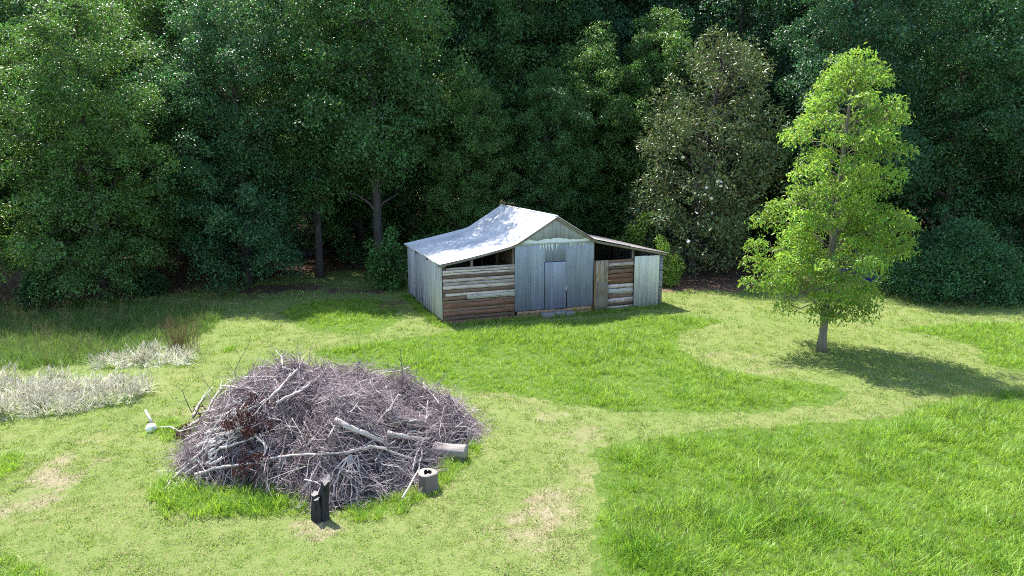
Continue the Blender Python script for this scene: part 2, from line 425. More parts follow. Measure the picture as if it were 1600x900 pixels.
def groundmat():
    m, nt, out = newmat("lawn_and_soil")
    geo = N(nt, "ShaderNodeNewGeometry"); pos = geo.outputs["Position"]
    def attr(n): return N(nt, "ShaderNodeAttribute", attribute_name=n).outputs["Fac"]
    fine = noise(nt, pos, 22, 6, .7); mid = noise(nt, pos, 3.2, 5, .6); big = noise(nt, pos, .42, 3, .5)
    lawn = mixc(nt, ramp(nt, mid, [(.3, 0.0), (.7, 1.0)]), (.10, .178, .028), (.145, .213, .044))
    lawn = mixc(nt, ramp(nt, big, [(.35, 0.0), (.7, .7)]), lawn, (.19, .215, .066))
    lawn = mixc(nt, ramp(nt, fine, [(.3, 0.0), (.42, .6), (.55, 0.0), (.62, 0.0), (.72, .8)]), lawn, (.25, .235, .11))
    vor = noise(nt, pos, 9, 3, .7)
    lawn = mixc(nt, ramp(nt, vor, [(.62, 0.0), (.72, .5)]), lawn, (.20, .155, .085))
    dry = mixc(nt, ramp(nt, fine, [(.35, 0.0), (.65, 1.0)]), (.21, .165, .10), (.37, .32, .215))
    def broken(a, sc, amt, lo, hi):
        nz_ = noise(nt, pos, sc, 5, .75); m1 = N(nt, "ShaderNodeMath", operation='MULTIPLY_ADD', inp={1: amt, 2: -amt * .5}); nt.links.new(nz_, m1.inputs[0])
        m2 = N(nt, "ShaderNodeMath", operation='ADD'); nt.links.new(a, m2.inputs[0]); nt.links.new(m1.outputs[0], m2.inputs[1]); return ramp(nt, m2.outputs[0], [(lo, 0.0), (hi, 1.0)])
    c = mixc(nt, broken(attr("dry"), 11, 1.1, .24, .72), lawn, dry)
    tl_ = mixc(nt, ramp(nt, fine, [(.35, 0.0), (.65, 1.0)]), (.06, .11, .018), (.135, .20, .038))
    c = mixc(nt, broken(attr("tall"), 9, .7, .4, .6), c, tl_)
    lit = mixc(nt, ramp(nt, noise(nt, pos, 13, 6, .75), [(.38, 0.0), (.5, .5), (.62, 1.0)]), (.06, .035, .025), (.235, .145, .105))
    c = mixc(nt, broken(attr("litter"), 4, .9, .38, .6), c, lit)
    far = mixc(nt, ramp(nt, big, [(.4, 0.0), (.6, 1.0)]), (.30, .27, .15), (.16, .19, .07))
    c = mixc(nt, attr("far"), c, far)
    p = N(nt, "ShaderNodeBsdfPrincipled", inp={"Roughness": .9, "Specular IOR Level": .15}); nt.links.new(c, p.inputs[0])
    nt.links.new(bump(nt, fine, .9, .05), p.inputs["Normal"]); nt.links.new(p.outputs[0], out.inputs[0]); return m
M_GROUND = groundmat()
gme = mesh_np("ground", np.stack([GX, GY, GZ], -1).reshape(-1, 3), np.stack([ii, ii + 1, ii + nx + 1, ii + nx], -1), M_GROUND, True)
wx, wy = warp(GX, GY)
tallm = np.zeros(GX.shape)
for P in list(ZT.values()) + list(ZM.values()): tallm = np.maximum(tallm, inpoly(wx, wy, P))
tallm = np.maximum(tallm, inpoly(GX, GY, PILE))
fade = np.clip((98 - GY) / 6, 0, 1) * 1.0
for nm, arr in (("tall", tallm), ("litter", litter_mask(GX, GY)), ("dry", dry_mask(GX, GY)), ("far", 1 - fade)):
    gme.attributes.new(nm, 'FLOAT', 'POINT').data.foreach_set("value", arr.ravel().astype(np.float32))
tag(link("ground", gme), kind="structure")

# gravel drive through the woods
drv = smooth_poly([(-30, 52), (-19, 47.2), (-15.5, 45.0), (-12.5, 46.2), (-12.8, 49), (-16.5, 51.2), (-30, 58)], 3)
c0 = drv.mean(0); nd = len(drv)
V = np.vstack([np.c_[drv, np.full(nd, .004)], [[*c0, .004]]])
tag(link("driveway", mesh_np("driveway", V, np.stack([np.arange(nd), (np.arange(nd) + 1) % nd, np.full(nd, nd)], 1), plain("drive_gravel", (.2, .2, .24), .9, 9))), kind="structure")

# ------------------------------------------------------------------ barn
A0 = at(693, 508); TH = R(20.5)
barn = tag(link("barn", None, loc=tuple(A0), rot=(0, 0, TH)), "small weathered barn with tin gable front, plank side bays and pale tin roof", "barn")
rs = np.random.RandomState(4)
UM0, UM1, UR = 3.05, 6.55, 10.02            # main crib between the two lean-tos
DEP = 6.3
PROF_L = [(-.14, 2.45), (1.0, 2.66), (2.0, 2.87), (2.7, 3.02), (3.05, 3.13), (3.4, 3.32), (4.80, 4.17)]
PROF_R = [(4.80, 4.17), (6.45, 3.20), (6.75, 3.10), (10.12, 2.40)]
def roofz(u):
    P = PROF_L + PROF_R[1:]
    return np.interp(u, [p[0] for p in P], [p[1] for p in P])

def rib_sheet(wid, path, pitch=.2, h=.022, seed=0, jag=.0):
    """ribbed tin: ribs follow 'path' (list of 3-vectors a), sheet spreads along +y of the local frame"""
    r = np.random.RandomState(seed)
    ys, hs = [], []
    n = max(1, int(round(wid / pitch))); p = wid / n
    for k in range(n):
        for f, hh in ((0, 0), (.30, 0), (.40, h), (.55, h), (.65, 0)):
            ys.append(k * p + f * p); hs.append(hh)
    ys.append(wid); hs.append(0)
    return np.array(ys), np.array(hs)

def sheet_obj(name, origin, along, across, normal, length, wid, mat, parent, color, pitch=.2, h=.022, bend=None, jag=0.0, seed=0, thick=.0025):
    """a ribbed sheet: 'along' ribs, 'across' width, built in the barn frame"""
    r = np.random.RandomState(seed)
    ys, hs = rib_sheet(wid, None, pitch, h)
    ts = np.linspace(0, 1, 2 if bend is None else len(bend))
    o = np.array(origin, float); al = np.array(along, float); ac = np.array(across, float); nn = np.array(normal, float)
    V = []
    for k, t in enumerate(ts):
        for y, hh in zip(ys, hs):
            tt = t * length
            if k == len(ts) - 1: tt += jag * (r.rand() - .5)
            off = hh + (bend[k] if bend is not None else 0)
            V.append(al * tt + ac * y + nn * off)
    V = np.array(V); m = len(ys)
    nV = len(V)
    V = np.vstack([V, V - nn * thick])
    i = (np.arange(len(ts) - 1)[:, None] * m + np.arange(m - 1)[None]).ravel()
    top = np.stack([i, i + 1, i + m + 1, i + m], -1); bot = top[:, ::-1] + nV
    e = np.arange(m - 1) + (len(ts) - 1) * m
    end = np.stack([e, e + 1, e + 1 + nV, e + nV], -1)
    me = mesh_np(name, V, np.vstack([top, bot, end]), mat)
    return link(name, me, parent, loc=tuple(o), color=color)

# timber frame: one mesh of posts, girts and rafters behind the cladding
fr = MB()
for u, zt in ((.07, 2.40), (UM0 - .05, 3.0), (UM1 + .05, 3.0), (UR - .12, 2.38)):
    for v in (.10, 2.1, 4.2, DEP - .1):
        fr.box(u - .06, u + .06, v - .06, v + .06, -.1, zt)
for v in (.12, 2.1, 4.2, DEP - .12):
    for P in (PROF_L, PROF_R):
        for (u0, z0), (u1, z1) in zip(P[:-1], P[1:]):
            fr.tube([(u0, v, z0 - .09), (u1, v, z1 - .09)], .05, 4)
fr.build("timber_frame", M_FRAME, barn)
for u in (1.22, 8.56):
    m = MB(); m.box(u - .05, u + .05, .055, .14, -.05, float(roofz(u)) - .08); m.build("post", M_WOOD, barn, color=(.30, .26, .23))

# roof: ridge cap carries the sheets
rm = MB(); rm.tube([(4.80, -.22, 4.185), (4.80, DEP + .30, 4.185)], .06, 6)
roof = rm.build("roof", M_ROOF, barn, color=(.62, .61, .62))
def slope_sheets(P0, P1, mat, color, wid=.78, lift=0.0, jag=.03, seed=0, pitch=.2):
    (u0, z0), (u1, z1) = P0, P1                     # from high to low
    L = math.hypot(u1 - u0, z1 - z0) + .06
    al = np.array([(u1 - u0), 0, (z1 - z0)]) / math.hypot(u1 - u0, z1 - z0)
    nn = np.array([-al[2], 0, al[0]]);  nn = nn if nn[2] > 0 else -nn
    v0, v1 = -.20, DEP + .28
    n = int(round((v1 - v0) / wid)); s = (v1 - v0) / n
    for k in range(n):
        lft = lift + .004 * (k % 2)
        o = np.array([u0, v0 + k * s - .02, z0]) + nn * lft
        c = np.array(color) * (1 + .06 * (rs.rand() - .5))
        sheet_obj("roof_sheet", o, al * 1.0, (0, 1, 0), nn, L + jag * (rs.rand() - .5), s + .03, mat, roof, c, pitch, .02, seed=seed + k, jag=.02)
RC = (.60, .585, .60)
def curved_sheets(path, color, wid=.78, pitch=.25, h=.035):
    """sheets that follow the sagging slope from ridge to eave"""
    P = np.array(path, float); tn = unit(np.gradient(P, axis=0)); nn = np.stack([-tn[:, 1], tn[:, 0]], 1); nn *= np.sign(nn[:, 1:2])
    v0, v1 = -.20, DEP + .28; n = int(round((v1 - v0) / wid)); st_ = (v1 - v0) / n
    for k in range(n):
        ys, hs = rib_sheet(st_ + .03, None, pitch, h); V = []
        for j in range(len(P)):
            for y, hh in zip(ys, hs):
                e = .03 * (rs.rand() - .5) if j == len(P) - 1 else 0
                sag = .012 * math.sin(3.0 * (v0 + k * st_ + y) + j)
                V.append((P[j, 0] + nn[j, 0] * (hh + .004 * (k % 2)) + tn[j, 0] * e, y, P[j, 1] + nn[j, 1] * (hh + sag + .004 * (k % 2)) + tn[j, 1] * e))
        m_ = len(ys); i_ = (np.arange(len(P) - 1)[:, None] * m_ + np.arange(m_ - 1)[None]).ravel()
        top = np.stack([i_, i_ + 1, i_ + m_ + 1, i_ + m_], -1); V = np.array(V); nV = len(V); V = np.vstack([V, V - [0, 0, .003]]); e = np.arange(m_ - 1) + (len(P) - 1) * m_
        link("roof_sheet", mesh_np("roof_sheet", V, np.vstack([top, top[:, ::-1] + nV, np.stack([e, e + 1, e + 1 + nV, e + nV], -1)]), M_ROOF), roof, loc=(0, v0 + k * st_ - .02, 0), color=np.array(color) * (1 + .05 * (rs.rand() - .5)))
curved_sheets([(4.80, 4.185), (4.1, 3.755), (3.4, 3.34), (3.2, 3.225), (3.0, 3.13), (2.7, 3.045), (2.0, 2.885), (1.0, 2.675), (-.17, 2.46)], RC)
slope_sheets((4.80, 4.185), (6.5, 3.185), M_ROOF, RC, lift=.012, seed=70)
slope_sheets((6.4, 3.215), (8.2, 2.815), M_RUSTROOF, (.42, .38, .36), lift=.004, seed=90)
slope_sheets((8.1, 2.83), (10.16, 2.41), M_RUSTROOF, (.36, .32, .30), lift=.0, seed=110)
# trim boards under the front roof edge
def board(name, p0, p1, hgt, thick, color, parent=barn, mat=M_WOOD, seed=0, up=(0, 0, 1), ragged=.006):
    """a sawn board from p0 to p1 (bottom edge) with slightly uneven edges"""
    r = np.random.RandomState(seed)
    p0 = np.array(p0, float); p1 = np.array(p1, float); L = np.linalg.norm(p1 - p0); d = (p1 - p0) / L
    up = np.array(up, float); up = unit(up - d * np.dot(up, d)); nr = np.cross(d, up)
    ns = 5; V = []
    for k in range(ns):
        t = L * k / (ns - 1); b = ragged * r.uniform(-1, 1); tp = hgt + ragged * r.uniform(-1, 1); w_ = .004 * r.uniform(-1, 1)
        for z, y in ((b, 0), (tp, 0), (tp, thick), (b, thick)):
            V.append((t, y + w_, z))
    Q = []
    for k in range(ns - 1):
        for j in range(4):
            a = 4 * k + j; b2 = 4 * k + (j + 1) % 4
            Q.append((a, a + 4, b2 + 4, b2))
    Q += [(0, 1, 2, 3), (4 * ns - 4, 4 * ns - 1, 4 * ns - 2, 4 * ns - 3)]
    me = mesh_np(name, V, np.array(Q), mat)
    o = link(name, me, parent, color=color)
    Mx = Matrix((d, -nr, up)).transposed().to_4x4(); Mx.translation = Vector(p0)
    o.matrix_local = Mx
    return o
for P, c in ((PROF_L, (.30, .27, .27)), (PROF_R, (.30, .26, .24))):
    for k, ((u0, z0), (u1, z1)) in enumerate(zip(P[:-1], P[1:])):
        board("fascia_board", (u0, -.175, z0 - .10), (u1, -.175, z1 - .10), .085, .03, c, seed=k)

# left bay: horizontal planks of the front, from the top downwards
Wc, Gc, Bc, Dc, Rc = (.60, .50, .51), (.48, .40, .405), (.24, .155, .125), (.155, .105, .09), (.255, .13, .10)
zt = 2.30
spec_left = [(.10, Gc, .14, 0), (.10, Wc, 0, 0), (.10, Wc, 0, 0), (.13, Dc, 0, 0), (.15, Wc, 0, 0), (.13, Gc, .03, 0), (.15, Wc, 0, 0), (.15, Bc, 0, 0), (.12, Wc, .1, 0), (.16, None, 0, 0), (.12, Bc, 0, 0), (.20, Rc, 0, 0), (.13, Bc, 0, 0), (.17, Rc, 0, 0), (.18, Dc, 0, 0), (.20, Rc, 0, 0)]
hsum = sum(s[0] for s in spec_left); kz = (zt + .04) / hsum
z = zt
for k, (h, c, u0, _) in enumerate(spec_left):
    h *= kz; z -= h; tl = rs.uniform(-.012, .012); y0 = -.012 - .014 * (k % 2) - .008 * rs.rand()
    if c is None:
        board("plank", (.0, y0, z), (.98, y0, z + tl), h - .018, .025, Bc, seed=200 + k)
        board("plank", (.985, y0 - .01, z + .01), (UM0 - .03, y0 - .01, z + tl), h - .005, .025, (.50, .47, .45), seed=300 + k)
    else:
        c = np.array(c) * rs.uniform(.85, 1.15)
        board("plank", (u0 + .0, y0, z), (UM0 - .02 - .02 * rs.rand(), y0, z + tl), h - rs.uniform(.006, .02), .025, c, seed=200 + k)
# left side wall: ribbed sheets standing on end
for k in range(8):
    v0 = DEP / 8 * k; c = np.array((.54, .53, .64)) * rs.uniform(.88, 1.1)
    sheet_obj("wall_sheet", (-.03 - .004 * (k % 2), v0, 2.42 + .015 * rs.rand()), (0, 0, -1), (0, 1, 0), (-1, 0, 0), 2.36 - .10 * rs.rand(), DEP / 8 + .02, M_TIN, barn, c, .2, .03, seed=130 + k, jag=.14)
# right side and back walls
for k in range(8):
    sheet_obj("wall_sheet", (UR + .03 + .004 * (k % 2), DEP / 8 * k, 2.42), (0, 0, -1), (0, 1, 0), (1, 0, 0), 2.38, DEP / 8 + .02, M_TIN, barn, (.36, .37, .40), .2, .025, seed=150 + k, jag=.08)
for k in range(12):
    u0 = UR / 12 * k; zt_ = float(min(roofz(u0 + .02), roofz(u0 + UR / 12))) - .03
    sheet_obj("wall_sheet", (u0, DEP + .03 + .004 * (k % 2), zt_), (0, 0, -1), (1, 0, 0), (0, 1, 0), zt_ + .02, UR / 12 + .02, M_TIN, barn, (.38, .39, .42), .2, .025, seed=170 + k)
# inner walls of the main crib, boarded, which make the open bays dark
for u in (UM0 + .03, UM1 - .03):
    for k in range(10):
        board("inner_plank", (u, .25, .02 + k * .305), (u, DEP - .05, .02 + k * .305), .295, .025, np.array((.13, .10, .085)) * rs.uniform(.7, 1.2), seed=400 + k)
# main front: upright tin, gable tin above
BL = (.355, .385, .62)
ws = [(UM0 - .02, .73), (UM0 + .69, .62), (UM0 + 1.29, .98), (UM0 + 2.25, .66), (UM0 + 2.89, .66)]
for k, (u0, wd) in enumerate(ws):
    c = np.array(BL) * rs.uniform(.94, 1.06)
    if k == 2:   # over the door
        sheet_obj("wall_sheet", (u0, -.02, 3.1), (0, 0, -1), (1, 0, 0), (0, -1, 0), .80, wd, M_TIN, barn, c, .12, .008, seed=190 + k)
    else:
        sheet_obj("wall_sheet", (u0, -.02 - .006 * (k % 2), 3.1), (0, 0, -1), (1, 0, 0), (0, -1, 0), 2.79, wd, M_TIN, barn, c, .12, .008, seed=190 + k, jag=.02)
for k in range(5):
    u0 = UM0 + .02 + k * .70; u1 = u0 + .70
    zz = lambda u: float(np.interp(u, [UM0, 4.80, UM1], [3.13, 4.07, 3.13]))
    ys = np.linspace(u0, min(u1, UM1 - .02), 13)
    V = []
    for j, yy in enumerate(ys):
        dd = -.035 - .005 * (k % 2) - .008 * (j % 2)
        V += [(yy, dd, 3.07), (yy, dd, max(zz(yy), 3.075)), (yy, dd + .003, 3.07), (yy, dd + .003, max(zz(yy), 3.075))]
    Q = []
    for j in range(12): a = 4 * j; Q += [(a, a + 4, a + 5, a + 1), (a + 6, a + 2, a + 3, a + 7), (a, a + 2, a + 6, a + 4)]
    link("gable_sheet", mesh_np("gable_sheet", V, np.array(Q), M_TIN), barn, color=np.array((.42, .405, .56)) * rs.uniform(.9, 1.08))
board("drip_board", (UM0, -.075, 3.05), (UM1 - .02, -.075, 3.04), .07, .03, (.50, .50, .52), mat=M_TIN, seed=5)
# whitish runs of oxide below the drip board
mt = plain("white_oxide", (.74, .76, .80), .8, 14, .2)
for k in range(26):
    u = UM0 + 1.05 + .95 * rs.beta(2, 2) if k < 19 else UM0 + rs.uniform(2.1, 3.2)
    L = rs.uniform(.08, .42) if k < 19 else rs.uniform(.05, .22); ww = rs.uniform(.012, .032); yy = -.0505 - .0004 * k
    V = [(u - ww, yy, 3.045), (u + ww, yy, 3.045), (u + ww * .5, yy, 3.045 - L * .6), (u, yy, 3.045 - L), (u - ww * .5, yy, 3.045 - L * .6)]
    V2 = [(a, b + .004, c) for a, b, c in V]
    me = bpy.data.meshes.new("oxide_run"); me.from_pydata(V + V2, [], [(0, 1, 2, 3, 4), (9, 8, 7, 6, 5)] + [(i, i + 5, (i + 1) % 5 + 5, (i + 1) % 5) for i in range(5)]); me.materials.append(mt)
    link("oxide_run", me, barn)
nb_ = 40; us = np.linspace(UM0 + .06, UM1 - .08, nb_); hi_ = .10 + .09 * vnoise(us, us * 0, .5, 3) + .05 * rs.rand(nb_)
hi_ = np.minimum(hi_, np.interp(us, [UM0, 4.8, UM1], [3.13, 4.07, 3.13]) - 3.09)
V = np.vstack([np.stack([us, np.full(nb_, -.0545), np.full(nb_, 3.075)], 1), np.stack([us, np.full(nb_, -.0545), 3.075 + np.maximum(hi_, .005)], 1)]); i_ = np.arange(nb_ - 1)
V = np.vstack([V, V + [0, .003, 0]]); q_ = np.stack([i_, i_ + 1, i_ + nb_ + 1, i_ + nb_], 1)
link("oxide_band", mesh_np("oxide_band", V, np.vstack([q_, q_[:, ::-1] + 2 * nb_]), mt), barn)
# door of the main crib
dm = MB(); dm.box(4.355, 5.315, -.045, -.012, .30, 2.285)
door = dm.build("door", M_TIN, barn, color=np.array(BL) * 1.04)
for k in range(4):
    u0 = 4.355 + k * .24
    sheet_obj("door_sheet", (u0, -.050 - .003 * (k % 2), 2.27), (0, 0, -1), (1, 0, 0), (0, -1, 0), 1.95, .245, M_TIN, door, np.array(BL) * rs.uniform(.93, 1.06), .12, .008, seed=230 + k)
m = MB(); m.box(4.33, 5.34, -.03, -.008, .26, 2.31); m.build("door_recess", M_DARKMETAL, barn)
m = MB(); m.box(5.27, 5.37, -.085, -.06, 1.12, 1.18); m.tube([(5.31, -.08, 1.15), (5.31, -.10, 1.08), (5.31, -.09, 1.02)], .018, 6); m.build("latch", plain("worn_steel", (.55, .55, .55), .4, 20, metal=.7), door)
m = MB(); m.box(5.325, 5.36, -.068, -.045, .32, 1.05); m.build("door_jamb", M_DARKMETAL, barn)
# brick footing and stone step
rb = np.random.RandomState(8)
for row in range(2):
    u = UM0 - .02 + (.12 if row else 0); 
    while u < UM1 - .05:
        L = rb.uniform(.24, .34); m = MB(); dy = rb.uniform(-.015, .015)
        m.box(u, min(u + L - .015, UM1), -.03 + dy, .14, .0 - .04 + row * .165, .105 + row * .165 + .01)
        m.build("brick", M_BRICK, barn); u += L
for k, (u0, u1, zz_, d) in enumerate(((4.15, 4.70, .20, .34), (4.72, 5.18, .215, .30), (5.2, 5.62, .17, .36))):
    m = MB(); m.box(u0, u1, -.04 - d, -.045, -.08, zz_); o = m.build("step_stone", M_STONE, barn)
    b = o.modifiers.new("bevel", 'BEVEL'); b.width = .03; b.segments = 2
# right bay: brown board door, planks, loose pale tin
for k, (u0, wd, c) in enumerate(((6.62, .06, (.30, .17, .10)), (6.69, .20, (.40, .31, .24)), (6.895, .20, (.42, .33, .26)), (7.10, .18, (.37, .29, .23)))):
    board("door_plank" if k else "door_post", (u0, -.06 - .004 * k, 0 if k else -.02), (u0, -.06 - .004 * k, 2.24), wd - .006, .03, c, seed=500 + k, up=(1, 0, 0))
board("door_patch", (6.74, -.095, .02), (6.74, -.095, 1.30), .50, .012, (.25, .21, .18), seed=511, up=(1, 0, 0))
board("door_turn_button", (7.18, -.10, 1.32), (7.42, -.10, 1.30), .06, .03, (.45, .28, .15), seed=512)
spec_r = [(.13, Bc), (.15, Wc), (.11, Dc), (.18, Bc), (.20, Rc), (.22, (.24, .125, .08)), (.17, Wc), (.24, (.50, .48, .48)), (.16, Bc), (.22, Wc), (.10, Dc), (.10, Wc), (.14, (.50, .48, .48))]
kz = 2.30 / sum(s[0] for s in spec_r); z = 2.24
for k, (h, c) in enumerate(spec_r):
    h *= kz; z -= h; y0 = -.012 - .014 * (k % 2) - .008 * rs.rand()
    board("plank", (7.31, y0, z), (8.56 + .03 * rs.rand(), y0, z + rs.uniform(-.01, .02)), h - rs.uniform(.008, .024), .025, np.array(c) * rs.uniform(.88, 1.15), seed=600 + k)
for k, (u0, wd) in enumerate(((8.57, .64), (9.19, .62))):
    sheet_obj("wall_sheet", (u0, -.065 - .008 * k, 2.33 - .01 * k), (0.004, 0, -1), (1, 0, 0), (0, -1, 0), 2.32 + .03 * k, wd, M_TIN, barn, (.70, .71, .88), .21, .02, seed=250 + k, jag=.03)
m = MB(); m.box(9.84, 10.04, -.02, .06, -.05, 2.30); m.build("corner_post", M_WOOD, barn, color=(.28, .29, .34))
for zz_ in (.85, 1.62): m = MB(); m.box(9.83, 10.05, -.024, .0, zz_, zz_ + .04); m.build("strap", M_DARKMETAL, barn)

# ------------------------------------------------------------------ trees
def leaf_tris(pos, axis, nrm, L, W, fold=.35, droop=.12):
    axis = unit(axis); nrm = unit(nrm - axis * np.sum(nrm * axis, -1, keepdims=True)); side = np.cross(axis, nrm)
    L = L[:, None]; W = W[:, None]
    v0 = pos
    v1 = pos + axis * L * .45 + side * W * .5 + nrm * W * fold * .5
    v2 = pos + axis * L - nrm * L * droop
    v3 = pos + axis * L * .45 - side * W * .5 + nrm * W * fold * .5
    n = len(pos); V = np.stack([v0, v1, v2, v3], 1).reshape(-1, 3); b = np.arange(n)[:, None] * 4
    F = np.concatenate([b + [0, 1, 2], b + [0, 2, 3]], 1).reshape(-1, 3)
    return V, F

def clump_leaves(r, C, rad, per, L, W, flat=.55, droop=.35, tilt=.7, out_k=.8, fold=.35, ldroop=.12):
    """C clump centres, rad radii; leaves spread through flattened balls"""
    per = np.maximum(1, (per * np.ones(len(C)))).astype(int)
    idx = np.repeat(np.arange(len(C)), per); n = len(idx)
    d = unit(r.normal(size=(n, 3))); rr = rad[idx] * r.rand(n) ** .45
    pos = C[idx] + d * rr[:, None] * np.array([1, 1, flat])
    pos[:, 2] -= .35 * rr * (rr / rad[idx])                 # outer leaves hang lower
    hd = d * np.array([1, 1, .3])
    ax = unit(hd * out_k + r.normal(size=(n, 3)) * .6 - np.array([0, 0, droop]))
    nr = unit(np.array([0, 0, 1.0]) + r.normal(size=(n, 3)) * tilt)
    return leaf_tris(pos, ax, nr, L * r.uniform(.7, 1.3, n), W * r.uniform(.7, 1.3, n), fold, ldroop)

def curve(p0, d0, L, n, r, bendv=(0, 0, 0), wob=.12):
    P = [np.array(p0, float)]; d = np.array(d0, float)
    for k in range(n):
        d = unit(d + np.array(bendv) / n + r.normal(size=3) * wob / math.sqrt(n)); P.append(P[-1] + d * L / n)
    return np.array(P)

def put_tree(name, tr, cr, loc, rz, sc, tint, label, cat="tree", group=None):
    e = link(name, None, loc=loc, rot=(0, 0, rz)); e.scale = sc
    tag(e, label, cat, group)
    link("trunk", tr, e); link("crown", cr, e, color=tint)
    return e

def puff_leaves(r, C, rad, per, L, W, flat=.75, droop=.25, jit=.5, up=.35, inner=.15, out_k=.5, fold=.35, ldroop=.12):
    """leaves on the domed outside of rounded boughs"""
    per = np.maximum(4, per * np.ones(len(C))).astype(int); idx = np.repeat(np.arange(len(C)), per); n = len(idx)
    d = unit(unit(r.normal(size=(n, 3))) + np.array([0, 0, up]))
    k = np.where(r.rand(n) < inner, r.rand(n) ** .5, r.normal(.92, .10, n))
    wob = 1 + .35 * (vnoise(d[:, 0] * 2 + idx * 7.3, d[:, 1] * 2 + d[:, 2] * 1.7, .6, 5) - .5) * 2
    pos = C[idx] + d * (rad[idx] * k * wob)[:, None] * np.array([1, 1, flat])
    nr = unit(d * .7 + np.array([0, 0, .55]) + r.normal(size=(n, 3)) * jit)
    ax = unit(r.normal(size=(n, 3)) * .8 + d * out_k - np.array([0, 0, droop]))
    return leaf_tris(pos, ax, nr, L * r.uniform(.7, 1.3, n), W * r.uniform(.7, 1.3, n), fold, ldroop)

def drop_low(V, F, zmin):
    ok = V.reshape(-1, 4, 3)[:, :, 2].min(1) > zmin
    F = F[np.repeat(ok, 2)]; used = np.unique(F); mp = np.full(len(V), -1); mp[used] = np.arange(len(used)); return V[used], mp[F]

def puff_tree(seed, H, base, prof, npuff, prad, per, L, W, trunk_r, wood, leaf, lean=(0, 0), sides=8, droop=.25, flat=.75, jit=.5, rin=.35, zsq=.42, up=.35, ldroop=.12, sag=.0, outer=.6, inner=.15, sub=0, shrink=.35):
    """tapered trunk, a limb to every bough, and leafy boughs; prof(f, az) gives the crown's reach"""
    r = np.random.RandomState(seed); mb = MB()
    n = 14; T = np.zeros((n, 3)); t = np.linspace(0, 1, n); T[:, 2] = -.15 + t * H * .96
    T[:, 0] = lean[0] * t ** 1.5; T[:, 1] = lean[1] * t ** 1.5; T[2:, :2] += np.cumsum(r.normal(0, .012 * H / n, (n - 2, 2)), 0)
    rad = trunk_r * (1 - t) ** .8 + .02; rad[0] *= 1.4
    mb.tube(T, rad, sides, ridge=.08, seed=seed)
    tp = lambda z: np.array([np.interp(z, T[:, 2], T[:, 0]), np.interp(z, T[:, 2], T[:, 1]), z])
    C = []; CR = []; tries = 0
    while len(C) < npuff and tries < npuff * 40:
        tries += 1
        f = r.rand(); az = r.uniform(0, 2 * math.pi); R0 = prof(f, az)
        if r.rand() > (R0 + .4) / (prof(.25, az) + .4): continue
        q = rin + (1 - rin) * r.rand() ** outer; z = base + (H - base) * f; pr = prad * r.uniform(.6, 1.25) * (1 - shrink * f)
        c = tp(min(z, H * .96)) * [1, 1, 0] + np.array([math.cos(az) * max(R0 - pr * .6, .05) * q, math.sin(az) * max(R0 - pr * .6, .05) * q, z - sag * q])
        if any((c[0] - a[0]) ** 2 + (c[1] - a[1]) ** 2 + 2 * (c[2] - a[2]) ** 2 < (zsq * (pr + b_)) ** 2 for a, b_ in zip(C, CR)): continue
        C.append(c); CR.append(pr)
        hr = math.hypot(c[0], c[1]); z0 = max(base * .75, min(H * .9, c[2] - hr * r.uniform(.25, .6))); p0 = tp(z0)
        P = np.array([p0 + (c - p0) * s_ + np.array([0, 0, .12 * hr * math.sin(math.pi * s_)]) for s_ in np.linspace(0, 1, 6)]); P[1:-1] += r.normal(0, .04 * hr, (4, 3))
        r0 = max(.014, trunk_r * .34 * (1 - .7 * f) * min(1, hr / 2.5)); mb.tube(P, np.linspace(r0, .012, 6), 4, cap=False)
        for q_ in range(3):
            dd = unit(r.normal(size=3) + [0, 0, .3]); mb.tube([P[4], P[4] + dd * pr * .4, P[4] + dd * pr * .85], [.014, .01, .005], 3, cap=False)
    C.append(T[-1] + [0, 0, .0]); CR.append(prad * .55)
    C = np.array(C); CR = np.array(CR)
    if sub:
        m_ = len(C); dd = unit(unit(r.normal(size=(m_, sub, 3))) + np.array([0, 0, .35])); kk = r.uniform(.5, .95, (m_, sub, 1))
        C = (C[:, None] + dd * kk * CR[:, None, None] * np.array([1, 1, flat])).reshape(-1, 3); per = per * np.repeat((CR / prad) ** 2, sub) / sub; CR = np.repeat(CR, sub) * r.uniform(.30, .52, m_ * sub); per = per * (CR / np.repeat(CR.reshape(m_, sub).mean(1), sub)) ** 2
    else: per = per * (CR / prad) ** 2
    V, F = puff_leaves(r, C, CR, per, L, W, flat, droop, jit, up, inner, ldroop=ldroop)
    V, F = drop_low(V, F, .25)
    return mb.mesh("trunk", wood, True), mesh_np("crown", V, F, leaf)

# woodland kinds (crown meshes are shared between copies)
def prof_round(R0, low=.85, pk=.40): return lambda f, az: R0 * (max(0.02, 1 - ((f - pk) / (.66 if f > pk else low)) ** 2)) ** .5 * (1 + .16 * math.sin(2 * az + 5 * f) + .12 * math.sin(3 * az + 9 * f + 1))
KINDS = []
for i, (H, base, R0, npf, pr, low) in enumerate([(20, .9, 5.6, 105, 1.8, 1.0), (22, 3.4, 5.0, 85, 1.8, .8), (19, 1.2, 5.4, 105, 1.7, 1.0), (23, 5.0, 5.0, 80, 1.85, .7), (21, 9.5, 4.2, 55, 1.7, .7), (17.5, .8, 5.2, 108, 1.6, 1.1), (21, 2.6, 5.5, 90, 1.9, .9)]):
    KINDS.append(puff_tree(100 + i, H, base, prof_round(R0, low), npf, pr, 1250, .165, .10, .23 + .02 * i, M_BARK, M_LEAF, flat=.8, jit=.35, zsq=.60, up=.4, inner=.08, outer=.6, rin=.2, sub=9, shrink=.15))

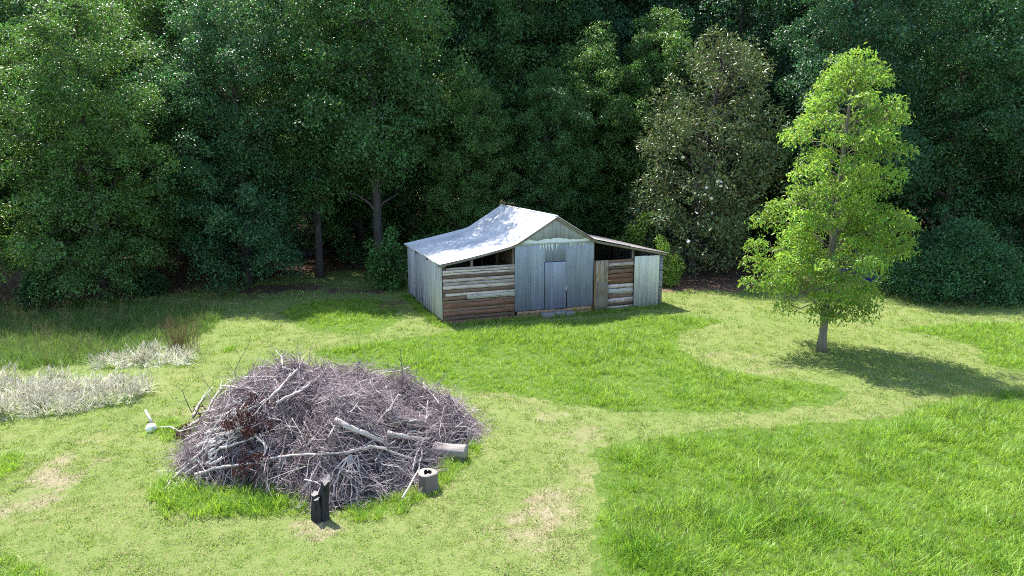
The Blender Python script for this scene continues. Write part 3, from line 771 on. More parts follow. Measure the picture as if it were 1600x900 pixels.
def forest(specs, label, group, name="forest_tree"):
    for k, sp in enumerate(specs):
        x, y, kind, s, rz, tint = sp[:6]
        put_tree(name, *KINDS[kind], (x, y, float(gz(x, y)) - .02), rz, (s, s, s * 1.0), tint, sp[6] if len(sp) > 6 else label, "tree", group)
rf = np.random.RandomState(17)
G1, G2, G3, G4, G5, G6, G7 = (1.3, 1.28, .9), (1.0, 1.12, 1.1), (2.2, 1.75, .95), (.8, .95, 1.1), (1.8, 1.55, .95), (.55, .66, .75), (.7, .75, .7)  # per-tree leaf tints; front rows brightened, deep rows darkened to paint light and shade
T_ = lambda r_, g_, b_: (r_, g_, b_)
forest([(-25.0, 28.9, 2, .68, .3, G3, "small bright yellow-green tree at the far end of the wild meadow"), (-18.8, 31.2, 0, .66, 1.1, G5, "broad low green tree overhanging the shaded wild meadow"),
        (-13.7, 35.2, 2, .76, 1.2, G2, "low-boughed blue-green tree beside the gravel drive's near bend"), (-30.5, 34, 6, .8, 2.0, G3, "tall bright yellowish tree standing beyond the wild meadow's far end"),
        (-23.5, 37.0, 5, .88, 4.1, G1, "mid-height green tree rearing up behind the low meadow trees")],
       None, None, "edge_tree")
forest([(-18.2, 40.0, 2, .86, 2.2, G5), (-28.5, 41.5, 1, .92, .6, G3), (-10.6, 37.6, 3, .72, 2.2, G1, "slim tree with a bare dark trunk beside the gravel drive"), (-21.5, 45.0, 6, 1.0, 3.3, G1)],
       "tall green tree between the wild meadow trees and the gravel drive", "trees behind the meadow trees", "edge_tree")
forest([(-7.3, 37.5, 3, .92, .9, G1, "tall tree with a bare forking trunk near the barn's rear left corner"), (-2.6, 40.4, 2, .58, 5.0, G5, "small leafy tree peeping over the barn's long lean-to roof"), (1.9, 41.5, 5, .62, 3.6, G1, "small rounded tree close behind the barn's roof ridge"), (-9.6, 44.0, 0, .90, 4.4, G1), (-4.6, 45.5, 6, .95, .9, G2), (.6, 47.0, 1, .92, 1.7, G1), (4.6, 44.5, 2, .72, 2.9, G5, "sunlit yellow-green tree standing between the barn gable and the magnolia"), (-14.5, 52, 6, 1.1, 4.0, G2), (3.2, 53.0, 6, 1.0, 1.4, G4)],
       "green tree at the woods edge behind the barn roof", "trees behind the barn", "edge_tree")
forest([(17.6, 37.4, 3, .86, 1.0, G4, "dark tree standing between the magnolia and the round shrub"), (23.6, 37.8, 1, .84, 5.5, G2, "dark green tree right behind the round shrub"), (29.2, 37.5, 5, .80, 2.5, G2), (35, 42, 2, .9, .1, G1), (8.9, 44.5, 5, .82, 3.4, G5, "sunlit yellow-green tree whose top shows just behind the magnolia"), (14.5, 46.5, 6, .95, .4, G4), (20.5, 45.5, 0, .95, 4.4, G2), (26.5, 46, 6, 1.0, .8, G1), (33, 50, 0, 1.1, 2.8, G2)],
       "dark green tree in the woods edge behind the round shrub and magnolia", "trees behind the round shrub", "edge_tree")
bx = []
tries = 0
while len(bx) < 62 and tries < 6000:
    tries += 1
    y = rf.uniform(48, 96); x = rf.uniform(-.80 * y - 2, .80 * y + 2)
    if x > 24 and y < 54: continue
    if -22 < x < -10 and y < 55: continue
    if all((x - a) ** 2 + (y - b) ** 2 > 30 for a, b, *_ in bx):
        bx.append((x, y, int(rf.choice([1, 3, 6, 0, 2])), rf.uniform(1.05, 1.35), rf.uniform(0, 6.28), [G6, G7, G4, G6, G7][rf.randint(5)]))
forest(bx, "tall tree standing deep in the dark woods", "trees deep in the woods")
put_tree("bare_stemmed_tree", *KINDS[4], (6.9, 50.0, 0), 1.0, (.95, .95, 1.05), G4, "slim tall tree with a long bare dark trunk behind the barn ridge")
KINDS.append((KINDS[4][0].copy(), KINDS[4][1])); KINDS[-1][0].materials[0] = barkmat("pale_bark", (.12, .11, .12), (.26, .24, .25))
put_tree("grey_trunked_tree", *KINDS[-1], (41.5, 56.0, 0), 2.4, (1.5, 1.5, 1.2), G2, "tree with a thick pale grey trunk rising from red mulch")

# young bright tree on the mown circle
YL = [(.9, 1.7), (1.7, 2.4), (2.6, 3.25), (4.2, 3.2), (4.7, 2.95), (5.6, 2.6), (6.5, 2.5), (7.8, 2.3), (8.7, 1.9), (9.3, .9), (10, .2)]
YR = [(.9, 1.4), (1.9, 2.0), (3.2, 2.5), (4.2, 3.0), (5.0, 1.9), (6.5, 1.9), (8, 2.2), (8.7, 1.7), (9.5, 1.0), (10, .4)]
YBASE, YH = 1.35, 9.75
def yprof(f, az):
    z = YBASE + f * (YH - YBASE); k = .5 + .5 * math.cos(az); a = np.interp(z, *zip(*YL)); b = np.interp(z, *zip(*YR)); return float(a * (1 - k) + b * k) * (.85 + .2 * math.sin(4 * az + 9 * f))
ty, cy_ = puff_tree(7, YH, YBASE, yprof, 150, .58, 330, .13, .052, .125, M_YBARK, M_YOUNG, lean=(.2, 0), sides=9, droop=.75, flat=.62, jit=.55, rin=.3, zsq=.54, up=.5, ldroop=.25, outer=.45)
tb = at(1283, 548)
put_tree("young_tree", ty, cy_, (tb[0], tb[1], float(gz(tb[0], tb[1]))), 0, (1, 1, 1), (1, 1, 1), "young tree with bright yellow-green leaves standing in the mown circle")

# magnolia
MP = [(0, 3.3), (.2, 4.2), (.5, 4.0), (.75, 3.4), (.92, 2.5), (1, 1.5)]
mprof = lambda f, az: float(np.interp(f, [a for a, _ in MP], [b for _, b in MP])) * (1 + .1 * math.sin(3 * az + 7 * f))
tm, cm = puff_tree(23, 12.6, 1.1, mprof, 200, .85, 260, .20, .085, .2, M_BARK, M_MAG, lean=(1.2, 0), droop=-.1, flat=.9, jit=.85, zsq=.5, up=.15, rin=.4)
mag = put_tree("magnolia_tree", tm, cm, (10.0, 38.0, 0), 0, (1, 1, 1), (1, 1, 1), "tall conical magnolia with glossy bronze-backed leaves and white blossoms")
rm_ = np.random.RandomState(3)
for k, (px, py) in enumerate([(1086, 303), (1105, 293), (1126, 292), (1133, 291), (1102, 305), (1111, 311), (1087, 333), (1114, 333), (1076, 378), (1063, 388), (1126, 285), (1122, 284), (1067, 247), (1035, 345), (1090, 350)]):
    P = at(px, py, 1.0); d = P - np.array([0, 0, CAM_H]); d = d / d[1]
    P = np.array([0, 0, CAM_H]) + d * (34.2 + .6 * rm_.rand())
    m = MB()
    for q in range(7):
        a = q * .9; o = np.array([math.cos(a), math.sin(a), .45]); s_ = np.array([-math.sin(a), math.cos(a), 0]) * .045
        m.add([(0, 0, 0), o * .08 + s_, o * .15 + [0, 0, .02], o * .08 - s_], [(0, 1, 2, 3)])
    b = m.build("blossom", M_PETAL, mag); b.location = Vector(P) - mag.location; b.scale = (.75,) * 3; b.rotation_euler = (.9 + rm_.normal(0, .3), 0, rm_.rand() * 6)

# shrubs
def make_shrub(seed, rx, ry, h, nclump, crad, per, L, W, leaf, base=.25, loose=False):
    r = np.random.RandomState(seed); d = unit(r.normal(size=(nclump, 3))); d[:, 2] = np.abs(d[:, 2])
    k = r.rand(nclump) ** (.5 if loose else .25) * (r.uniform(.75, 1.3, nclump) if loose else 1)
    C = np.stack([d[:, 0] * rx * k, d[:, 1] * ry * k, base + d[:, 2] * (h - base - crad * .5) * k], 1)
    C[:, 2] += .25 * h * (vnoise(C[:, 0], C[:, 1], rx * .4, seed) - .5)
    C[:, 2] = np.maximum(C[:, 2], crad * .5)
    V, F = puff_leaves(r, C, crad * r.uniform(.6, 1.2, nclump), per, L, W, .85, .1, .6, .2)
    V, F = drop_low(V, F, .03)
    m = MB()
    for q in range(9):
        a = q * .7; P = curve((.1 * math.cos(a), .1 * math.sin(a), -.05), unit(np.array([math.cos(a) * rx * .6, math.sin(a) * ry * .6, h * .8])), .8 * math.hypot(h, rx * .5), 5, r, (0, 0, .1))
        m.tube(P, np.linspace(.035, .008, 6), 5, cap=False)
    return m.mesh("stems", M_BARK, True), mesh_np("foliage", V, F, leaf)
def put_shrub(name, ms, loc, rz, s, tint, label, cat="shrub", group=None):
    e = link(name, None, loc=loc, rot=(0, 0, rz)); e.scale = s if hasattr(s, "__len__") else (s, s, s); tag(e, label, cat, group)
    link("stems", ms[0], e); link("foliage", ms[1], e, color=tint); return e
put_shrub("round_shrub", make_shrub(31, 3.4, 2.4, 3.5, 330, .50, 95, .12, .07, M_LEAF), (20.9, 31.9, 0), 0, 1, (.85, 1.1, .95), "big dense rounded dark green shrub on the lawn under the trees")
sb = make_shrub(32, 1.15, 1.0, 2.7, 75, .34, 60, .13, .08, M_LEAF, loose=True)
put_shrub("barn_shrub", sb, (7.8, 34.9, 0), 0, (.7, .7, .9), (3.2, 2.3, .8), "yellow-green bush peering over the low right barn roof edge")
put_shrub("barn_shrub", sb, (6.6, 37.4, 0), 2, (1, 1, 1.22), (3.0, 2.2, .7), "yellow-green bush topping the barn roof beside the gable valley")
put_shrub("corner_sapling", make_shrub(33, 1.0, .9, 2.9, 70, .32, 60, .14, .09, M_LEAF, loose=True), (-6.15, 34.0, 0), 0, 1, (1.5, 1.5, .8), "slender leafy sapling growing at the barn's rear left corner", "sapling")
su = make_shrub(34, 1.6, 1.3, 1.9, 120, .42, 46, .16, .09, M_LEAF)
su2 = make_shrub(35, 1.2, 1.2, 2.6, 120, .42, 46, .18, .1, M_LEAF)
for k, (x, y, s, t) in enumerate([(-1.5, 39.2, 1.2, (1.6, 1.6, .8)), (-4.2, 38.9, 1.2, (1.5, 1.5, .8)), (1.4, 40.0, 1.2, (1.5, 1.6, .8))]):
    put_shrub("understory_shrub", su if k % 2 else su2, (x, y, 0), k * 2.0, s * 1.15, t, "fresh green bush close against the back of the barn", group="bushes behind the barn")
for k, (x, y, s) in enumerate([(-24, 28.6, .8), (-20.5, 29.4, .7), (-17.6, 32.6, .6), (-27, 27.8, .9), (-14.2, 36.4, .55)]):
    put_shrub("understory_shrub", su2 if k % 2 else su, (x, y, 0), k * 1.7, s, (.9, 1.05, .8), "low dark bush in the shade at the wild meadow's rear edge", group="bushes at the meadow's rear edge")
for k in range(16):
    y = rf.uniform(47, 66); x = rf.uniform(-.75 * y, .75 * y)
    if -20 < x < -9 and y < 56: x += 14
    put_shrub("understory_shrub", su2 if k % 2 else su, (x, y, 0), k * 1.3, rf.uniform(1.0, 1.7), (.8, 1.0, .95), "shadowy undergrowth bush between the woodland trunks", group="woodland undergrowth bushes")

# far-off wood closing the view
Cf = []
r = np.random.RandomState(77)
n = 900
fx = r.uniform(-190, 190, n); fy = 165 + r.uniform(0, 14, n) ; fzz = r.uniform(0, 1, n) ** .8 * (15 + 6 * vnoise(fx, fy, 9, 2)) + 7
V, F = clump_leaves(r, np.stack([fx, fy, fzz], 1), r.uniform(2.2, 4.2, n), 55, 1.6, 1.1, .7, .3, .8)
tag(link("far_wood", mesh_np("far_wood", V, F, M_LEAF), color=(.9, 1.0, .9)), "far-off line of trees beyond the clearing behind the woods", "woods", kind="stuff")

# ------------------------------------------------------------------ brush pile
PG = "sticks thrown on the brush pile"
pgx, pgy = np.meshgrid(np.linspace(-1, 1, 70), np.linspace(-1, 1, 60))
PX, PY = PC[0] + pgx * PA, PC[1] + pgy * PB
PZ = np.maximum(pile_h(PX, PY) * .80 - .12 + .10 * (vnoise(PX, PY, .13, 9) - .5), -.06)  # dark core mound added under the twigs to block light
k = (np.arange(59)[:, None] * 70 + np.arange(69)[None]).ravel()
tag(link("brush_light_block", mesh_np("brush_light_block", np.stack([PX, PY, PZ], -1).reshape(-1, 3), np.stack([k, k + 1, k + 71, k + 70], -1), plain("dark_block_core", (.065, .05, .05), .95, 16, .6, .8), True)),
    "dark mound added inside the brush pile to block light between twigs", "brush", kind="stuff")

def pgrad(x, y, e=.12):
    return (pile_h(x + e, y) - pile_h(x - e, y)) / (2 * e), (pile_h(x, y + e) - pile_h(x, y - e)) / (2 * e)

def twig_batch(seed, n, lmin, lmax, r0, r1, sink=.28, segs=3, updo=.12, sides=3, shoots=2, bundle=True, spill=False):
    r = np.random.RandomState(seed)
    a = r.uniform(0, 2 * math.pi, n); q = r.rand(n) ** .5 * (1.35 if spill else 1.1)
    x = PC[0] + PA * q * np.cos(a); y = PC[1] + PB * q * np.sin(a)
    ok = inpoly(x, y, PILE) if not spill else (inpoly(x, y, PC + (PILE - PC) * 1.09) & ~inpoly(x, y, PC + (PILE - PC) * .97)); x, y = x[ok], y[ok]; n = len(x)
    h = pile_h(x, y); z = h - sink * r.rand(n) ** 1.5 * h + .02
    gxx, gyy = pgrad(x, y)
    nb = 120; bc = np.stack([r.uniform(PC[0] - PA, PC[0] + PA, nb), r.uniform(PC[1] - PB, PC[1] + PB, nb)], 1); bd = r.normal(.25, .95, nb); bz = r.uniform(-.22, .12, nb)
    bi = np.argmin((x[:, None] - bc[:, 0]) ** 2 + (y[:, None] - bc[:, 1]) ** 2 + r.uniform(0, .12, (n, nb)), 1); z = np.maximum(z + bz[bi] * np.minimum(1, h), .03)
    fl = bd[bi] + r.normal(0, .42, n) if bundle else vnoise(x, y, 1.1, seed + 5) * 6.28 * 1.3 + r.normal(0, .9, n)
    dx, dy = np.cos(fl), np.sin(fl); dz = gxx * dx + gyy * dy
    d = unit(np.stack([dx, dy, np.clip(dz, -.9, .9) + r.normal(updo, .25, n)], 1))
    L = r.uniform(lmin, lmax, n); R0 = r.uniform(r0, r1, n)
    def strands(p, d, L, R0, segs):
        n = len(p); P = [p]; dd = d
        for s in range(segs):
            dd = unit(dd + r.normal(0, .22, (n, 3)) + np.array([0, 0, -.07])); P.append(P[-1] + dd * (L / segs)[:, None])
        P = np.stack(P, 1)
        P[..., 2] = np.maximum(P[..., 2], .02)
        return P
    def skin(P, R0):
        n, m, _ = P.shape; tan = unit(np.gradient(P, axis=1)); a_ = unit(np.cross(tan, np.array([.1, .2, 1.0]))); b_ = np.cross(tan, a_)
        th = np.linspace(0, 2 * math.pi, sides, endpoint=False); rr = R0[:, None] * np.linspace(1, .35, m)[None]
        V = P[:, :, None] + rr[..., None, None] * (np.cos(th)[:, None] * a_[:, :, None] + np.sin(th)[:, None] * b_[:, :, None])
        base = (np.arange(n) * m * sides)[:, None, None]; i = (np.arange(m - 1) * sides)[None, :, None]; j = np.arange(sides)[None, None]; k_ = (j + 1) % sides
        Q = np.stack([base + i + j, base + i + k_, base + i + sides + k_, base + i + sides + j], -1).reshape(-1, 4)
        return V.reshape(-1, 3), Q
    p = np.stack([x, y, z], 1) - d * L[:, None] * .5
    P = strands(p, d, L, R0, segs); out = [skin(P, R0)]
    for s in range(shoots):
        k = 1 + s % (segs - 1); dd = unit(P[:, k + 1] - P[:, k]); dd = unit(dd + r.normal(0, .55, (n, 3)))
        S = strands(P[:, k], dd, L * r.uniform(.3, .6, n), R0 * .6, 2); out.append(skin(S, R0 * .6))
    V = np.vstack([o[0] for o in out]); off = 0; Qs = []
    for o in out: Qs.append(o[1] + off); off += len(o[0])
    return V, np.vstack(Qs)

V1, Q1 = twig_batch(51, 11000, .4, 1.1, .0045, .0085)
V2, Q2 = twig_batch(52, 2200, .5, 1.2, .007, .013, sink=.2)
V3, Q3 = twig_batch(53, 560, .5, 1.3, .008, .016, sink=.12, segs=4, updo=.03, sides=4, bundle=False)
V4, Q4 = twig_batch(54, 2200, .25, .8, .005, .012, updo=.05, spill=True, bundle=False)
Q3 = np.vstack([Q3, Q4 + len(V3)]); V3 = np.vstack([V3, V4])
tag(link("brush_sticks", mesh_np("brush_sticks", V3, Q3, M_BRANCH)), "countless thin bleached sticks criss-crossing over the brush pile", "brush", kind="stuff")
tag(link("brush_twigs", mesh_np("brush_twigs", np.vstack([V1, V2]), np.vstack([Q1, Q2 + len(V1)]), M_TWIG)), "tangle of fine grey-brown dead twigs covering the brush pile", "brush", kind="stuff")

# single sticks: a few shapes, many individuals
def stick_mesh(seed, L, r0, mat):
    r = np.random.RandomState(seed); m = MB()
    P = curve((-L / 2, 0, 0), (1, 0, 0), L, 8, r, (0, r.normal(0, .5), 0), .35); m.tube(P, np.linspace(r0, r0 * .45, 9), 6, ridge=.1, seed=seed)
    for q in range(r.randint(2, 5)):
        k = r.randint(2, 8); dd = unit(P[k] - P[k - 1]); S = curve(P[k], unit(dd + r.normal(0, 1, 3) * [.5, .6, .22]), L * r.uniform(.2, .45), 5, r, (0, 0, 0), .4)
        m.tube(S, np.linspace(r0 * .55, r0 * .15, 6), 5)
        if r.rand() < .7: m.tube(curve(S[3], unit(S[3] - S[2] + r.normal(0, .6, 3)), L * .15, 3, r, wob=.4), np.linspace(r0 * .25, r0 * .1, 4), 4)
    return m.mesh("dead_stick", mat, True)
SM = [stick_mesh(600 + i, [.7, .95, 1.2, 1.6][i % 4], [.012, .017, .022, .028][i % 4], M_BRANCH if i % 3 else M_DBRANCH) for i in range(16)]
r = np.random.RandomState(63)
for k in range(420):
    a = r.uniform(0, 6.28); q = r.rand() ** .5
    x = PC[0] + PA * q * math.cos(a); y = PC[1] + PB * q * math.sin(a)
    if r.rand() < .55: y -= .5 * abs(r.normal()); 
    if float(edge_dist(x, y, PILE)) < .25: continue
    h = float(pile_h(x, y)); gx_, gy_ = [.75 * g for g in pgrad(x, y, .5)]
    nrm = Vector((-float(gx_), -float(gy_), 1)).normalized()
    f = float(vnoise(x, y, 1.4, 91)) * 3.6 - .6 + r.normal(0, .5)
    d = Vector((math.cos(f), math.sin(f), 0)); d = (d - nrm * d.dot(nrm)).normalized()
    d = (d + Vector((0, 0, r.normal(.0, .10)))).normalized(); yv = nrm.cross(d).normalized(); zv = d.cross(yv)
    Mx = Matrix((d, yv, zv)).transposed().to_4x4(); Mx.translation = (x, y, max(.05, h - .03 + .05 * r.rand()))
    mi = SM[r.randint(16)]; VV = np.empty(len(mi.vertices) * 3, np.float32); mi.vertices.foreach_get('co', VV); VW = VV.reshape(-1, 3) @ np.array(Mx.to_3x3()).T + np.array(Mx.translation)
    if (VW[:, 2] - np.maximum(pile_h(VW[:, 0], VW[:, 1]), .0)).max() > .46: continue
    if False and h + .6 * abs(d.z) > float(pile_h(x + d.x * .6 * np.sign(d.z), y + d.y * .6 * np.sign(d.z))) + .42: continue
    o = link("dead_stick", mi); o.matrix_world = Mx
    tag(o, "plain bare forked stick tangled in the brush pile", "branch", PG)

# larger branches one can follow with the eye
def on_pile(px, py, off=.06):
    O = np.array([0, 0, CAM_H]); d = at(px, py) - O; t = .55
    while t < 1.0:
        P = O + d * t
        if P[2] < float(pile_h(P[0], P[1])) + off: break
        t += .002
    P = O + d * t; P[2] = max(P[2], .03); return P
def zp(a, b): return 200 + a / 2.7586, 540 + b / 2.7586
def hero(name, pts, r0, r1, label, mat=M_BRANCH, forks=(), cat="branch", off=.08, seed=0, sides=7, free_end=None):
    def path(pts, off):
        P = np.array([on_pile(*zp(*p), off) for p in pts])
        t = np.linspace(0, 1, len(P)); tt = np.linspace(0, 1, max(6, len(P) * 3)); 
        Q = np.stack([np.interp(tt, t, P[:, k]) for k in range(3)], 1)
        for _ in range(2): Q[1:-1] = .25 * Q[:-2] + .5 * Q[1:-1] + .25 * Q[2:]
        return Q + np.random.RandomState(seed).normal(0, .008, Q.shape)
    m = MB(); P = path(pts, off)
    c = P[0].copy(); c[2] = P[:, 2].min()
    m.tube(P - c, np.linspace(r0, r1, len(P)), sides, ridge=.08, seed=seed)
    for f in forks:
        F_ = path(f, off); F_ = F_ + (P[np.argmin(np.linalg.norm(P - F_[0], axis=1))] - F_[0]) * np.linspace(1, 0, len(F_))[:, None]
        m.tube(F_ - c, np.linspace(r1 * 1.1, r1 * .4, len(F_)), 5)
    o = m.build(name, mat, smooth=True, loc=tuple(c)); tag(o, label, cat); return o
def spike(name, pts_depth, r0, r1, label, mat, forks=()):
    """a stem standing clear of the pile: (px, py, distance) survey points"""
    def w3(p):
        d = at(p[0], p[1] if p[1] > 300 else 300) - np.array([0, 0, CAM_H]); d = d / d[1]; return np.array([0, 0, CAM_H]) + d * p[2]
    def path(pts):
        P = np.array([w3(p) for p in pts]); t = np.linspace(0, 1, len(P)); tt = np.linspace(0, 1, len(P) * 3); return np.stack([np.interp(tt, t, P[:, k]) for k in range(3)], 1)
    m = MB(); P = path(pts_depth); c = P[0].copy(); m.tube(P - c, np.linspace(r0, r1, len(P)), 5)
    for f in forks: F_ = path(f); m.tube(F_ - c, np.linspace(r1 * 1.0, r1 * .4, len(F_)), 4)
    o = m.build(name, mat, smooth=True, loc=tuple(c)); tag(o, label, "branch"); return o
hero("long_branch", [(355, 315), (420, 297), (500, 285), (560, 258), (610, 228), (650, 190), (690, 140), (735, 100)], .040, .022, "long pale grey branch slanting up to the pile's crest", forks=[[(690, 140), (705, 110), (700, 95)]], off=.12, seed=1)
hero("long_branch", [(290, 552), (380, 528), (460, 516), (540, 505), (620, 488), (720, 470), (850, 466), (960, 458)], .034, .018, "long pale bough lying level above the green weeds at the pile's foot", forks=[[(540, 505), (590, 470), (600, 430), (565, 380)]], off=.12, seed=2)
hero("thick_branch", [(238, 362), (285, 335), (330, 300), (400, 255)], .045, .03, "short thick pale branch end poking out of the pile toward the white ball", off=.12, seed=3)
hero("crest_branch", [(640, 245), (700, 215), (745, 195), (790, 160), (830, 130)], .036, .02, "stout pale branch with a bend just below the pile's crest", forks=[[(745, 195), (800, 160), (850, 100)]], off=.12, seed=4)
hero("bleached_branch", [(940, 465), (1010, 440), (1080, 432), (1150, 465), (1250, 498), (1330, 490)], .034, .018, "bleached branch lying above the cut log in the pile", forks=[[(1080, 432), (1160, 430), (1260, 430)], [(1010, 440), (1060, 400), (1130, 385)]], off=.12, seed=5)
hero("dark_branch", [(1200, 345), (1290, 355), (1360, 352), (1430, 358), (1470, 340), (1495, 318)], .055, .02, "dark crooked branch curling out of the pile's right end", M_DBRANCH, off=.14, seed=6)
hero("heavy_limb", [(890, 318), (960, 355), (1030, 385), (1100, 410)], .065, .045, "heavy grey limb half buried in the middle of the pile", M_BRANCH, off=.08, seed=7)
hero("heavy_limb", [(1130, 330), (1200, 325), (1290, 345), (1400, 430)], .11, .09, "thickest dark trunk piece lying in the brush above the cut log", M_DBRANCH, off=.06, seed=8, sides=9)
hero("heavy_limb", [(1120, 375), (1190, 395), (1240, 400), (1300, 400)], .06, .03, "broken grey limb with a splintered end near the trunk piece", M_BRANCH, forks=[[(1190, 395), (1230, 370), (1270, 380)]], off=.15, seed=9)
hero("bent_twig", [(1180, 655), (1225, 590), (1262, 510), (1268, 425), (1240, 470), (1225, 540)], .018, .010, "thin pale bent twig arching over the hollow stump", off=.25, seed=10)
hero("curved_branch", [(265, 505), (320, 460), (345, 395), (385, 335), (410, 300)], .028, .016, "curved pale branch rising along the pile's left flank", forks=[[(320, 460), (390, 425), (470, 395)]], off=.14, seed=11)
hero("hooked_branch", [(545, 380), (590, 430), (595, 465), (560, 505)], .022, .012, "hooked pale branch bowing out over the dead red leaves", off=.2, seed=12)
for k, (pts, lab, s) in enumerate([([(960, 470), (915, 530), (890, 610), (880, 650)], 0, 20), ]):
    fk = [[(960, 470), (930, 560), (925, 660)], [(955, 475), (960, 580), (965, 690)], [(950, 470), (1000, 560), (1010, 640)], [(950, 480), (890, 530), (870, 600)], [(960, 470), (945, 560), (940, 640)], [(960, 470), (985, 600), (990, 680)]]
    hero("broom_branch", pts, .02, .014, "fan of pale drooping twigs hanging down the pile's front", forks=fk, off=.12, seed=s)
hero("broom_branch", [(300, 490), (250, 520), (195, 570), (150, 625)], .03, .014, "splayed pale root-like branch end resting at the pile's left foot", forks=[[(250, 520), (215, 570), (205, 625)], [(260, 515), (250, 560), (235, 615)], [(230, 535), (180, 560), (165, 600)], [(300, 490), (330, 540), (350, 590)], [(310, 490), (390, 540), (410, 600)], [(300, 495), (420, 560), (490, 605)]], off=.12, seed=21)
for k in range(9):
    x0, y0 = r.uniform(290, 390), r.uniform(420, 540); a = r.uniform(-1.2, -.4)
    o = hero("sawn_stick", [(x0, y0), (x0 + 60 * math.cos(a), y0 + 60 * math.sin(a))], .03, .028, "short sawn pale stick in the heap of cut ends at the pile's left foot", off=.08, seed=30 + k)
    o["group"] = "sawn sticks at the pile's left foot"
rq = np.random.RandomState(19)
for k in range(18):
    x0, y0 = rq.uniform(225, 430), rq.uniform(290, 520); a = -rq.uniform(.25, 1.05); L = rq.uniform(110, 250); bw = rq.normal(0, 14)
    if x0 < 270 and y0 < 380: y0 += 90
    pts = [(x0 + L * t * math.cos(a) + bw * math.sin(3.1 * t), y0 + L * t * math.sin(a) + bw * math.sin(3.1 * t)) for t in (0, .3, .6, 1)]
    mid_ = pts[2]; a2 = a + rq.choice([-1, 1]) * rq.uniform(.35, .7)
    o = hero("pale_branch", pts, rq.uniform(.02, .034), .011, "bare pale branch leaning up the pile's left flank", forks=[[mid_, (mid_[0] + 45 * math.cos(a2), mid_[1] + 45 * math.sin(a2))]], off=rq.uniform(.06, .13), seed=60 + k)
    o["group"] = "pale branches on the pile's left flank"
# standing bare stems behind the pile
spike("dead_sapling", [(372, 606, 16.4), (366, 580, 16.5), (376, 560, 16.5), (388, 540, 16.6), (392, 525, 16.6)], .012, .004, "bare grey stem with thin twigs rising behind the pile's left shoulder", M_DBRANCH,
      [[(366, 580, 16.5), (350, 575, 16.5), (330, 565, 16.5), (325, 545, 16.5)], [(366, 585, 16.5), (340, 590, 16.4), (318, 580, 16.4)], [(376, 560, 16.5), (368, 545, 16.5), (370, 530, 16.5)]])
spike("dead_sapling", [(300, 645, 15.9), (290, 625, 15.9), (285, 610, 15.9), (270, 600, 15.9)], .012, .004, "bare branching stem leaning out beyond the pile's left end", M_DBRANCH,
      [[(290, 625, 15.9), (265, 632, 15.9), (250, 640, 15.9)], [(285, 610, 15.9), (310, 590, 15.9), (330, 585, 15.9)], [(295, 635, 15.9), (270, 622, 15.9), (255, 600, 15.9)]])
spike("dead_sapling", [(628, 612, 15.6), (630, 590, 15.6), (627, 565, 15.6), (626, 545, 15.6)], .016, .006, "thin upright dead stem standing on the right half of the pile", M_DBRANCH,
      [[(630, 592, 15.6), (636, 586, 15.6), (642, 588, 15.5)], [(627, 565, 15.6), (620, 555, 15.6)]])
spike("crest_twig", [(445, 590, 15.9), (452, 575, 15.9), (455, 558, 15.9)], .018, .008, "pale forked twig pointing up from the pile's crest", M_BRANCH, [[(448, 590, 15.9), (470, 574, 15.8), (489, 556, 15.8)], [(470, 574, 15.8), (478, 566, 15.8), (487, 562, 15.8)]])

# sprays of dead red leaves
for k, (a, b, s, lab) in enumerate([(310, 395, .55, "spray of dead dark red leaves at the pile's left end"), (525, 335, .42, "small spray of dead red leaves high on the pile's left half"), (545, 520, .45, "spray of dead red-brown leaves above the bright green weeds")]):
    r2 = np.random.RandomState(80 + k); c = on_pile(*zp(a, b), .05); C = r2.normal(0, 1, (26, 3)) * [s * .6, s * .45, s * .42]
    V, F = clump_leaves(r2, C, np.full(26, .13), 22, .10, .032, .9, .9, .8)
    V[:, 2] += .12
    for i in range(0, len(V), 4):
        pass
    o = link("dead_leaf_spray", mesh_np("dead_leaf_spray", V, F, M_RED), loc=tuple(c)); tag(o, lab, "dead leaves", kind="stuff")

